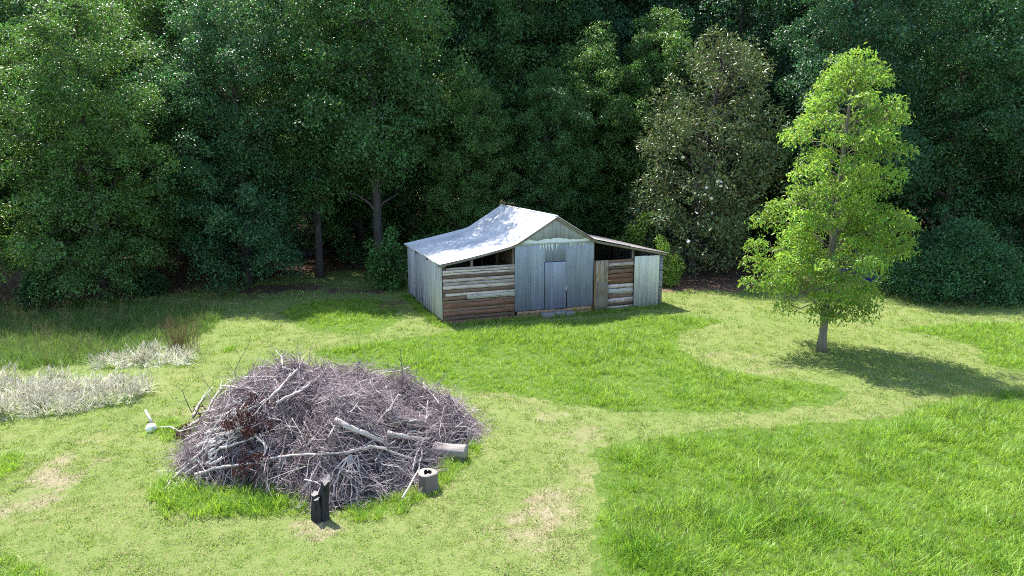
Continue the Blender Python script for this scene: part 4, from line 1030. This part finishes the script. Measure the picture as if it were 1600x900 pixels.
# stumps, log, ball, stick
def log_thing(name, base, H, r0, label, mat, top, hollow=False, seed=0, lying=None, slant=0.0):
    e = link(name, None, loc=tuple(base)); tag(e, label, "stump" if lying is None else "log")
    m = MB(); n = 22; r_ = np.random.RandomState(seed); rr = r0 * (1 + .06 * r_.uniform(-1, 1, n) + .06 * np.sin(np.arange(n) * 2 * math.pi / n * 3 + seed)); th = np.linspace(0, 2 * math.pi, n, endpoint=False)
    ring = lambda z, k: np.stack([np.cos(th) * rr * k, np.sin(th) * rr * k, np.full(n, z) + (slant * np.cos(th) * r0 if z > .1 else 0)], 1)
    lv = [(-.08, 1.18), (.04, 1.10), (H * .22, 1.02), (H * .4, .97), (H * .6, .985), (H * .8, .97), (H - .01, 1.0)]
    V = np.vstack([ring(z, k) for z, k in lv]); Q = []
    V[n:-n, :2] *= (1 + .05 * r_.uniform(-1, 1, len(V) - 2 * n))[:, None]
    for a in range(len(lv) - 1):
        for j in range(n): Q.append((a * n + j, a * n + (j + 1) % n, (a + 1) * n + (j + 1) % n, (a + 1) * n + j))
    m.add(V, Q); m.build("bark", mat, e, smooth=True)
    t = MB(); inner = .52 if hollow else .04
    V = np.vstack([ring(H - .015, 1.0), ring(H, .96), ring(H, inner)]); Q = []
    if hollow: V[2 * n:, :2] *= (1 + .3 * r_.uniform(-1, 1, n))[:, None]
    for a in range(2):
        for j in range(n): Q.append((a * n + j, a * n + (j + 1) % n, (a + 1) * n + (j + 1) % n, (a + 1) * n + j))
    t.add(V, Q)
    if hollow:
        t2 = MB(); V = np.vstack([V[2 * n:], ring(H - .22, inner * .8)]); t2.add(np.vstack([V, [[0, 0, H - .22]]]), [(j, (j + 1) % n, n + (j + 1) % n, n + j) for j in range(n)], [(n + j, n + (j + 1) % n, 2 * n) for j in range(n)]); t2.build("hollow", M_HOLLOW, e)
    else: t.add([[0, 0, H + .002], *ring(H + .0, inner)], [], [(0, 1 + j, 1 + (j + 1) % n) for j in range(n)])
    t.build("sawn_face", top, e)
    if lying is not None: e.rotation_euler = lying
    return e
p = at(667, 768); log_thing("hollow_stump", (p[0], p[1] + .15, 0), .35, .20, "short upright log with a hollow pale sawn top in the weeds", M_DBRANCH, M_SAWN2, True, 1)
p = at(690, 722); log_thing("cut_log", (p[0] - .1, p[1] + .25, .17), .66, .165, "cut log lying on its side at the pile's right foot", barkmat("log_bark", (.17, .14, .135), (.40, .35, .33), 9, .8), M_SAWN2, False, 2, lying=(0, R(88), R(-12)))
p = at(497, 816); st = link("forked_stump", None, loc=(p[0], p[1] + .15, 0)); st.scale = (.74, .74, .76); tag(st, "charred black forked stump with pale cut tips before the brush pile", "stump")
def jag_prong(base, top, r0, r1, seed, jag, slant):
    """burnt wood: fluted sides and a broken, slanting top"""
    r_ = np.random.RandomState(seed); n, k_ = 16, 9; th = np.linspace(0, 2 * math.pi, n, endpoint=False); fl = 1 + .16 * np.sin(th * 5 + seed) + .10 * r_.uniform(-1, 1, n)
    V = []
    for j in range(k_):
        t = j / (k_ - 1); c = np.array(base) * (1 - t) + np.array(top) * t + np.array([.015 * math.sin(5 * t + seed), .012 * math.cos(4 * t), 0]); rr_ = (r0 * (1 - t) + r1 * t) * fl * (1 + .05 * r_.uniform(-1, 1, n))
        zo = (slant * np.cos(th - 1.2) * r1 + jag * r_.uniform(-1, 1, n)) if j == k_ - 1 else 0
        V += list(np.stack([c[0] + np.cos(th) * rr_, c[1] + np.sin(th) * rr_, c[2] + zo * np.ones(n)], 1))
    V = np.array(V); Q = [(j * n + i, j * n + (i + 1) % n, (j + 1) * n + (i + 1) % n, (j + 1) * n + i) for j in range(k_ - 1) for i in range(n)]
    rim = V[-n:] * 1.0; c = rim.mean(0); inner = c + (rim - c) * .55 + np.stack([np.zeros(n), np.zeros(n), -jag * r_.rand(n)], 1)
    W = np.vstack([rim + [0, 0, .001], inner, [c - [0, 0, jag * .6]]]); T = [(n + i, n + (i + 1) % n, 2 * n) for i in range(n)]; Q2 = [(i, (i + 1) % n, n + (i + 1) % n, n + i) for i in range(n)]
    return V, Q, W, Q2, T
for k, (bs, tp_, ra, rb_, jag, sl) in enumerate([((.07, .03, -.08), (.17, .05, 1.0), .15, .10, .05, .9), ((-.09, 0, -.08), (-.10, -.01, .66), .13, .085, .008, .35), ((-.02, -.10, -.08), (-.03, -.11, .58), .10, .07, .008, .3)]):
    V, Q, W, Q2, T = jag_prong(bs, tp_, ra, rb_, 3 + k, jag, sl)
    m = MB(); m.add(V, Q); m.build("prong", M_CHAR, st); m = MB(); m.add(W, Q2, T); m.build("cut_tip", M_SAWN, st)
p = at(237, 676)
m = MB(); nl, ns = 12, 20
V = [(0, 0, -.125)] + [(.125 * math.cos(a) * math.cos(b), .125 * math.cos(a) * math.sin(b), .125 * math.sin(a)) for a in np.linspace(-1.4, 1.4, nl) for b in np.linspace(0, 2 * math.pi, ns, endpoint=False)] + [(0, 0, .125)]
Q = [(1 + i * ns + j, 1 + i * ns + (j + 1) % ns, 1 + (i + 1) * ns + (j + 1) % ns, 1 + (i + 1) * ns + j) for i in range(nl - 1) for j in range(ns)]
T = [(0, 1 + (j + 1) % ns, 1 + j) for j in range(ns)] + [(len(V) - 1, len(V) - 1 - ns + j, len(V) - 1 - ns + (j + 1) % ns) for j in range(ns)]
m.add(V, Q, T); bl = link("ball", None, loc=(p[0], p[1], .115)); tag(bl, "white plastic ball lying in the grass left of the brush pile", "ball")
m.build("shell", M_WHITE, bl, smooth=True)
m = MB(); m.tube([(.0 + .127 * math.cos(a), 0 + .127 * math.sin(a) , .0) for a in np.linspace(0, 2 * math.pi, 25)], .003, 4, cap=False); m.build("seam", plain("grey_seam", (.5, .5, .5)), bl)
p = at(280, 682); q_ = at(246, 674)
m = MB(); m.tube(np.array([(q_[0], q_[1], .10), (q_[0] + .35, q_[1] - .03, .13), (p[0], p[1] + .05, .10), (p[0] + .6, p[1] + .1, .25)]) - q_, [.018, .022, .026, .03], 6)
tag(m.build("dead_limb", M_BRANCH, loc=tuple(q_), smooth=True), "thin grey limb reaching from the pile to the white ball", "branch")
p = at(240, 664)
m = MB(); m.tube([(0, 0, -.05), (-.13, .1, .12), (-.30, .24, .30)], [.035, .034, .03], 8); tag(m.build("leaning_stick", M_BRANCH, loc=tuple(p), smooth=True), "stubby pale stick leaning out of the grass behind the white ball", "stick")
# navy tarpaulin under the trees
m = MB(); gx2, gy2 = np.meshgrid(np.linspace(-1, 1, 15), np.linspace(-1, 1, 11))
zz2 = .95 * (1 - np.abs(gx2) ** 5) * (1 - np.abs(gy2) ** 5) + .06 * np.sin(gx2 * 7 + gy2 * 3); k = (np.arange(10)[:, None] * 15 + np.arange(14)[None]).ravel()
m.add(np.stack([gx2 * 1.1, gy2 * .7, zz2], -1).reshape(-1, 3), np.stack([k, k + 1, k + 16, k + 15], -1))
tag(m.build("tarpaulin", M_BLUE, smooth=True, loc=(18.4, 36.4, .0)), "navy blue tarpaulin over a low heap beside the round shrub", "tarpaulin")

# ------------------------------------------------------------------ grasses (stuff)
def tuft(name, seed, n, h0, h1, wid, spread, lean, mat, segs=3, seedhead=None):
    r = np.random.RandomState(seed); V = []; Q = []; T = []
    for k in range(n):
        a = r.uniform(0, 6.28); rr = spread * r.rand() ** .5; b = np.array([rr * math.cos(a), rr * math.sin(a), -.01])
        a2 = a + r.normal(0, .9); h = r.uniform(h0, h1); ln = lean * r.uniform(.3, 1.3) * h; dr = np.array([math.cos(a2), math.sin(a2), 0]); sd_ = np.array([-dr[1], dr[0], 0]) * wid * r.uniform(.7, 1.3) * .5
        i0 = len(V)
        for s in range(segs):
            t = s / segs; c = b + dr * ln * t * t + np.array([0, 0, h * (t - .25 * lean * t * t)]); wv = sd_ * (1 - .55 * t); V += [c - wv, c + wv]
        V.append(b + dr * ln + np.array([0, 0, h * (1 - .25 * lean)]))
        for s in range(segs - 1): Q.append((i0 + 2 * s, i0 + 2 * s + 1, i0 + 2 * s + 3, i0 + 2 * s + 2))
        T.append((i0 + 2 * segs - 2, i0 + 2 * segs - 1, i0 + 2 * segs))
    me = mesh_np(name, np.array(V), [np.array(Q), np.array(T)] if Q else [np.array(T)], mat)
    return bpy.data.objects.new(name, me)

def seed_tuft(name, seed, n, h0, h1, spread, mat_head, mat_stalk, hl=.12, hw=.02):
    r = np.random.RandomState(seed); m = MB(); ms = []
    for k in range(n):
        a = r.uniform(0, 6.28); rr = spread * r.rand() ** .5; b = np.array([rr * math.cos(a), rr * math.sin(a), -.01]); h = r.uniform(h0, h1); dr = np.array([math.cos(a), math.sin(a), 0]) * r.uniform(0, .35) * h
        P = np.array([b, b + dr * .3 + [0, 0, h * .55], b + dr + [0, 0, h]]); i = m.n; m.tube(P, [.004, .003, .0025], 3, cap=False); nf1 = 6; ms += [1] * nf1
        d = unit(P[2] - P[1]); hl_ = hl * r.uniform(.7, 1.3); m.tube([P[2] - d * hl_ * .5, P[2] + d * hl_ * .1, P[2] + d * hl_ * .7], [.002, hw * .5, .002], 4, cap=False); ms += [0] * 8
    me = m.mesh(name, mat_head); me.materials.append(mat_stalk); me.polygons.foreach_set("material_index", np.array(ms, np.int32)); return bpy.data.objects.new(name, me)

PT = [tuft("tall_tuft", 300 + i, 16, .13, .32, .013, .11, .85, M_TALL) for i in range(4)]
PLW = [tuft("lawn_tuft", 320 + i, 15, .035, .085, .013, .11, .9, M_LAWN, 2) for i in range(3)]
PM = [tuft("meadow_tuft", 330 + i, 14, .25, .65, .013, .12, .6, M_MEAD) for i in range(3)]
PS = [seed_tuft("seed_tuft", 340 + i, 9, .40, .72, .14, M_SEED, M_MEAD, .18, .04) for i in range(2)]
PB_ = [tuft("bleached_tuft", 370 + i, 18, .3, .62, .018, .15, 1.7, M_STRAW) for i in range(2)]
PD = [seed_tuft("dry_tuft", 350 + i, 8, .55, 1.05, .13, M_TAN, M_TAN, .10, .012) for i in range(2)]
PH = [seed_tuft("thin_seed_tuft", 360 + i, 4, .40, .60, .14, M_TAN, M_TALL, .07, .010) for i in range(2)]

def scatter(name, pts, scl, idx, protos, label, cat, seed=0, tilt=.18):
    r = np.random.RandomState(seed); n = len(pts)
    me = bpy.data.meshes.new(name); me.vertices.add(n); me.vertices.foreach_set("co", np.asarray(pts, np.float32).ravel())
    rot = np.stack([r.normal(0, tilt, n), r.normal(0, tilt, n), r.uniform(0, 6.283, n)], 1)
    me.attributes.new("scl", 'FLOAT', 'POINT').data.foreach_set("value", np.asarray(scl, np.float32))
    me.attributes.new("rot", 'FLOAT_VECTOR', 'POINT').data.foreach_set("vector", rot.astype(np.float32).ravel())
    me.attributes.new("idx", 'INT', 'POINT').data.foreach_set("value", np.asarray(idx, np.int32))
    ng = bpy.data.node_groups.new(name + "_scatter", 'GeometryNodeTree')
    ng.interface.new_socket("Geometry", in_out='INPUT', socket_type='NodeSocketGeometry'); ng.interface.new_socket("Geometry", in_out='OUTPUT', socket_type='NodeSocketGeometry')
    gi = ng.nodes.new("NodeGroupInput"); go = ng.nodes.new("NodeGroupOutput"); jn = ng.nodes.new("GeometryNodeJoinGeometry")
    def na(nm, t):
        q = ng.nodes.new("GeometryNodeInputNamedAttribute"); q.data_type = t; q.inputs["Name"].default_value = nm
        return [s for s in q.outputs if s.enabled and s.name == "Attribute"][0]
    a_s, a_r, a_i = na("scl", 'FLOAT'), na("rot", 'FLOAT_VECTOR'), na("idx", 'INT')
    for k, pr in enumerate(protos):
        oi = ng.nodes.new("GeometryNodeObjectInfo"); oi.inputs["Object"].default_value = pr; oi.inputs["As Instance"].default_value = True
        cp = ng.nodes.new("FunctionNodeCompare"); cp.data_type = 'INT'; cp.operation = 'EQUAL'
        ins = [s for s in cp.inputs if s.enabled]; ng.links.new(a_i, ins[0]); ins[1].default_value = k
        ip = ng.nodes.new("GeometryNodeInstanceOnPoints")
        ng.links.new(gi.outputs[0], ip.inputs["Points"]); ng.links.new(cp.outputs[0], ip.inputs["Selection"]); ng.links.new(oi.outputs["Geometry"], ip.inputs["Instance"])
        ng.links.new(a_r, ip.inputs["Rotation"]); ng.links.new(a_s, ip.inputs["Scale"]); ng.links.new(ip.outputs[0], jn.inputs[0])
    ng.links.new(jn.outputs[0], go.inputs[0])
    o = link(name, me); md = o.modifiers.new("scatter", 'NODES'); md.node_group = ng
    tag(o, label, cat, kind="stuff"); return o

def sample(poly, dens, seed, wp=True):
    r = np.random.RandomState(seed); P = np.asarray(poly); lo, hi = P.min(0), P.max(0)
    lo = np.maximum(lo, [-32, 8.5]); hi = np.minimum(hi, [32, 60]); n = int((hi[0] - lo[0]) * (hi[1] - lo[1]) * dens)
    x = r.uniform(lo[0], hi[0], n); y = r.uniform(lo[1], hi[1], n); a, b = warp(x, y) if wp else (x, y)
    ok = inpoly(a, b, P) & (np.abs(x) < .88 * y + 2.5)
    return x[ok], y[ok], r
def barn_uv(x, y):
    dx, dy = x - A0[0], y - A0[1]; return dx * math.cos(TH) + dy * math.sin(TH), -dx * math.sin(TH) + dy * math.cos(TH)
def in_barn(x, y, mg=.1):
    u, v = barn_uv(x, y); return (u > -mg) & (u < UR + mg) & (v > -mg) & (v < DEP + mg)
def pts3(x, y): return np.stack([x, y, gz(x, y)], 1)

def tall_zone(name, key, dens, smin, smax, label, seed):
    x, y, r = sample(ZT[key], dens, seed); ok = ~in_barn(x, y); x, y = x[ok], y[ok]
    ln = np.clip((vnoise(x, y, 1.3, seed) * .55 + vnoise(x, y, .5, seed + 1) * .45 - .5) * 1.7 + .5, 0, 1)
    ed = edge_dist(x, y, ZT[key]); 
    s = (smin + (smax - smin) * ln) * np.clip(.5 + ed / 1.2, .45, 1) * r.uniform(.75, 1.25, len(x)); idx = r.randint(0, 4, len(x))
    k = r.rand(len(x)) < .07; idx[k] = 4 + r.randint(0, 2, k.sum()); k = (r.rand(len(x)) < .06) & (ln > .5); idx[k] = 6; s[k] *= .7
    scatter(name, pts3(x, y), s, idx, PT + PH + PM[:1], label, "grass", seed)
tall_zone("field_grass", "field", 110, .40, 1.15, "tall bright green unmown grass field right of the mown path", 401)
tall_zone("middle_grass", "mid", 72, .40, 1.05, "strip of tall green grass before the barn with a mown curved edge", 402)
tall_zone("back_grass", "back", 45, .6, 1.1, "tall grass beyond the mown circle before the round shrub", 403)
tall_zone("shade_grass", "shade", 50, .4, .9, "patch of longer grass in tree shade left of the barn", 404)
# wild meadow
x, y, r = sample(ZM["wild"], 42, 411); idx = r.randint(0, 3, len(x)); c = vnoise(x, y, 1.2, 8); k = (r.rand(len(x)) < .09) & (c > .5); idx[k] = 3 + r.randint(0, 2, k.sum())
scatter("wild_meadow", pts3(x, y), r.uniform(.5, 1.0, len(x)), idx, PM + PD, "shaded wild meadow of tall green and tan grasses under the trees", "grass", 1)
for key, sd0, lab in (("seed_a", 412, "large clump of whitish seeding grass beside the mown lawn"), ("seed_b", 413, "small clump of whitish seeding grass at the meadow's corner")):
    x, y, r = sample(ZM[key], 95, sd0); idx = r.randint(0, 3, len(x)); k = r.rand(len(x)) < (.5 + .4 * vnoise(x, y, .9, sd0)); idx[k] = 3 + r.randint(0, 4, k.sum())
    nzz = vnoise(x, y, .55, sd0 + 3); kp = nzz * .7 + .3 * r.rand(len(x)) > .30; x, y, idx, nzz = x[kp], y[kp], idx[kp], nzz[kp]
    sc_ = (.6 + .7 * nzz) * np.where(idx < 3, r.uniform(.6, 1.1, len(x)), r.uniform(.5, .8, len(x)))
    scatter("seeding_grass", pts3(x, y), sc_, idx, PM[:1] + PT[:2] + PS + PB_, lab, "grass", sd0, .42)
p = at(283, 552); r = np.random.RandomState(5); n = 26
scatter("tan_grass", pts3(p[0] + r.normal(0, .22, n), p[1] + r.normal(0, .3, n)), r.uniform(.8, 1.2, n), r.randint(0, 2, n), PD, "small stand of upright tan dry grass at the meadow's edge", "grass", 6, .08)
# weeds round the pile and along the barn
wd = [[(225, 785), (232, 755), (300, 742), (430, 738), (490, 738), (492, 800), (420, 815), (340, 802), (270, 808)], [(515, 806), (600, 772), (650, 764), (690, 728), (735, 690), (758, 706), (700, 748), (684, 780), (610, 797), (545, 815)], [(226, 668), (288, 648), (300, 692), (250, 694)], [(0, 708), (30, 715), (22, 735), (-20, 760), (-60, 740)], [(0, 872), (60, 878), (95, 905), (60, 930), (-60, 930)], [(345, 545), (372, 538), (378, 548), (350, 552)]]
X, Y, S, I = [], [], [], []
for k, P in enumerate(wd):
    x, y, r = sample(smooth_poly(gpoly(P)), 95, 420 + k); X.append(x); Y.append(y); S.append(r.uniform(.45, 1.15, len(x)) * (1.1 if k == 0 else .8)); I.append(r.randint(0, 4, len(x)))
x, y = np.concatenate(X), np.concatenate(Y)
scatter("weeds", pts3(x, y), np.concatenate(S), np.concatenate(I), PT, "green weeds and grass tufts growing round the foot of the brush pile", "weeds", 7)
r = np.random.RandomState(9); u = np.concatenate([r.uniform(-.3, UR + .4, 420), -.05 - .35 * r.rand(240)]); v = np.concatenate([-.08 - .5 * r.rand(420) ** 1.6, r.uniform(-.2, DEP, 240)])
x = A0[0] + u * math.cos(TH) - v * math.sin(TH); y = A0[1] + u * math.sin(TH) + v * math.cos(TH)
idx = r.randint(0, 4, len(x)); k = r.rand(len(x)) < .12; idx[k] = 4 + r.randint(0, 2, k.sum())
scatter("barn_weeds", pts3(x, y), r.uniform(.4, 1.0, len(x)), idx, PT + PH, "ragged grass and weeds along the foot of the barn walls", "weeds", 8)

# mown lawn: short tufts, denser close by
r = np.random.RandomState(10); XX, YY, SS = [], [], []
for y0, y1, dens, sc_ in ((9, 14, 120, .8), (14, 19, 85, .95), (19, 26, 48, 1.2), (26, 36, 22, 1.6)):
    n = int(dens * (y1 - y0) * 1.9 * y1); x = r.uniform(-.95 * y1, .95 * y1, n); y = r.uniform(y0, y1, n); ok = (np.abs(x) < .88 * y + 2)
    XX.append(x[ok]); YY.append(y[ok]); SS.append(np.full(ok.sum(), sc_) * (.75 + .5 * vnoise(x[ok], y[ok], .35, 77)) * (1 + .18 * np.sin(np.hypot(x[ok] - PC[0], y[ok] - PC[1]) * 5.2)))
x, y, s = np.concatenate(XX), np.concatenate(YY), np.concatenate(SS)
a, b = warp(x, y); bad = in_barn(x, y)
for P in list(ZT.values()) + list(ZM.values()): bad |= inpoly(a, b, P)
bad |= inpoly(x, y, PILE)
bad |= (vnoise(x, y, .22, 78) * .6 + vnoise(x, y, .6, 79) * .4 < .36) & (r.rand(len(x)) < .75)
bad |= r.rand(len(x)) < np.maximum(dry_mask(x, y) * .55, litter_mask(x, y) * .97)
x, y, s = x[~bad], y[~bad], s[~bad]
scatter("lawn_grass", pts3(x, y), s * r.uniform(.6, 1.25, len(x)), r.randint(0, 3, len(x)), PLW, "short mown yellowish green grass of the open lawn", "grass", 11, .25)

# fallen leaves and clippings on the lawn
def fleck(name, seed, n, mat):
    r = np.random.RandomState(seed); pos = np.stack([r.normal(0, .10, n), r.normal(0, .10, n), r.uniform(.015, .05, n)], 1)
    V, F = leaf_tris(pos, r.normal(size=(n, 3)) * [1, 1, .2], np.array([0, 0, 1.0]) + r.normal(size=(n, 3)) * .5, r.uniform(.02, .055, n), r.uniform(.008, .02, n)); return bpy.data.objects.new(name, mesh_np(name, V, F, mat))
M_FLECK = leafmat("fallen_leaf", (.17, .09, .05), (.2, .1, .05), .7, .2, .15, .5, use_tint=False)
M_CLIP = leafmat("dry_clipping", (.30, .26, .14), (.25, .22, .12), .8, .2, .2, .3, use_tint=False)
PF = [fleck("leaf_fleck", 1, 7, M_FLECK), fleck("leaf_fleck", 2, 4, M_FLECK), fleck("clipping", 3, 10, M_CLIP), fleck("clipping", 4, 16, M_CLIP)]
r = np.random.RandomState(12); n = 16000; y = 9 + 25 * r.rand(n) ** 1.4; x = r.uniform(-.8, .8, n) * y
a, b = warp(x, y); bad = in_barn(x, y) | inpoly(x, y, PILE)
for P in list(ZT.values()) + list(ZM.values()): bad |= inpoly(a, b, P)
dm_ = dry_mask(x, y); den = .10 + .5 * np.clip(vnoise(x, y, 1.4, 61) * 1.6 - .7, 0, 1) + 1.0 * dm_
bad |= r.rand(n) > den
x, y = x[~bad], y[~bad]; dm_ = dm_[~bad]; idx = np.where(r.rand(len(x)) < .35 - .2 * dm_, r.randint(0, 2, len(x)), 2 + r.randint(0, 2, len(x)))
scatter("lawn_litter", pts3(x, y), r.uniform(.6, 1.3, len(x)), idx, PF, "scattered brown leaf bits and pale clippings lying on the mown lawn", "leaf litter", 13, .1)
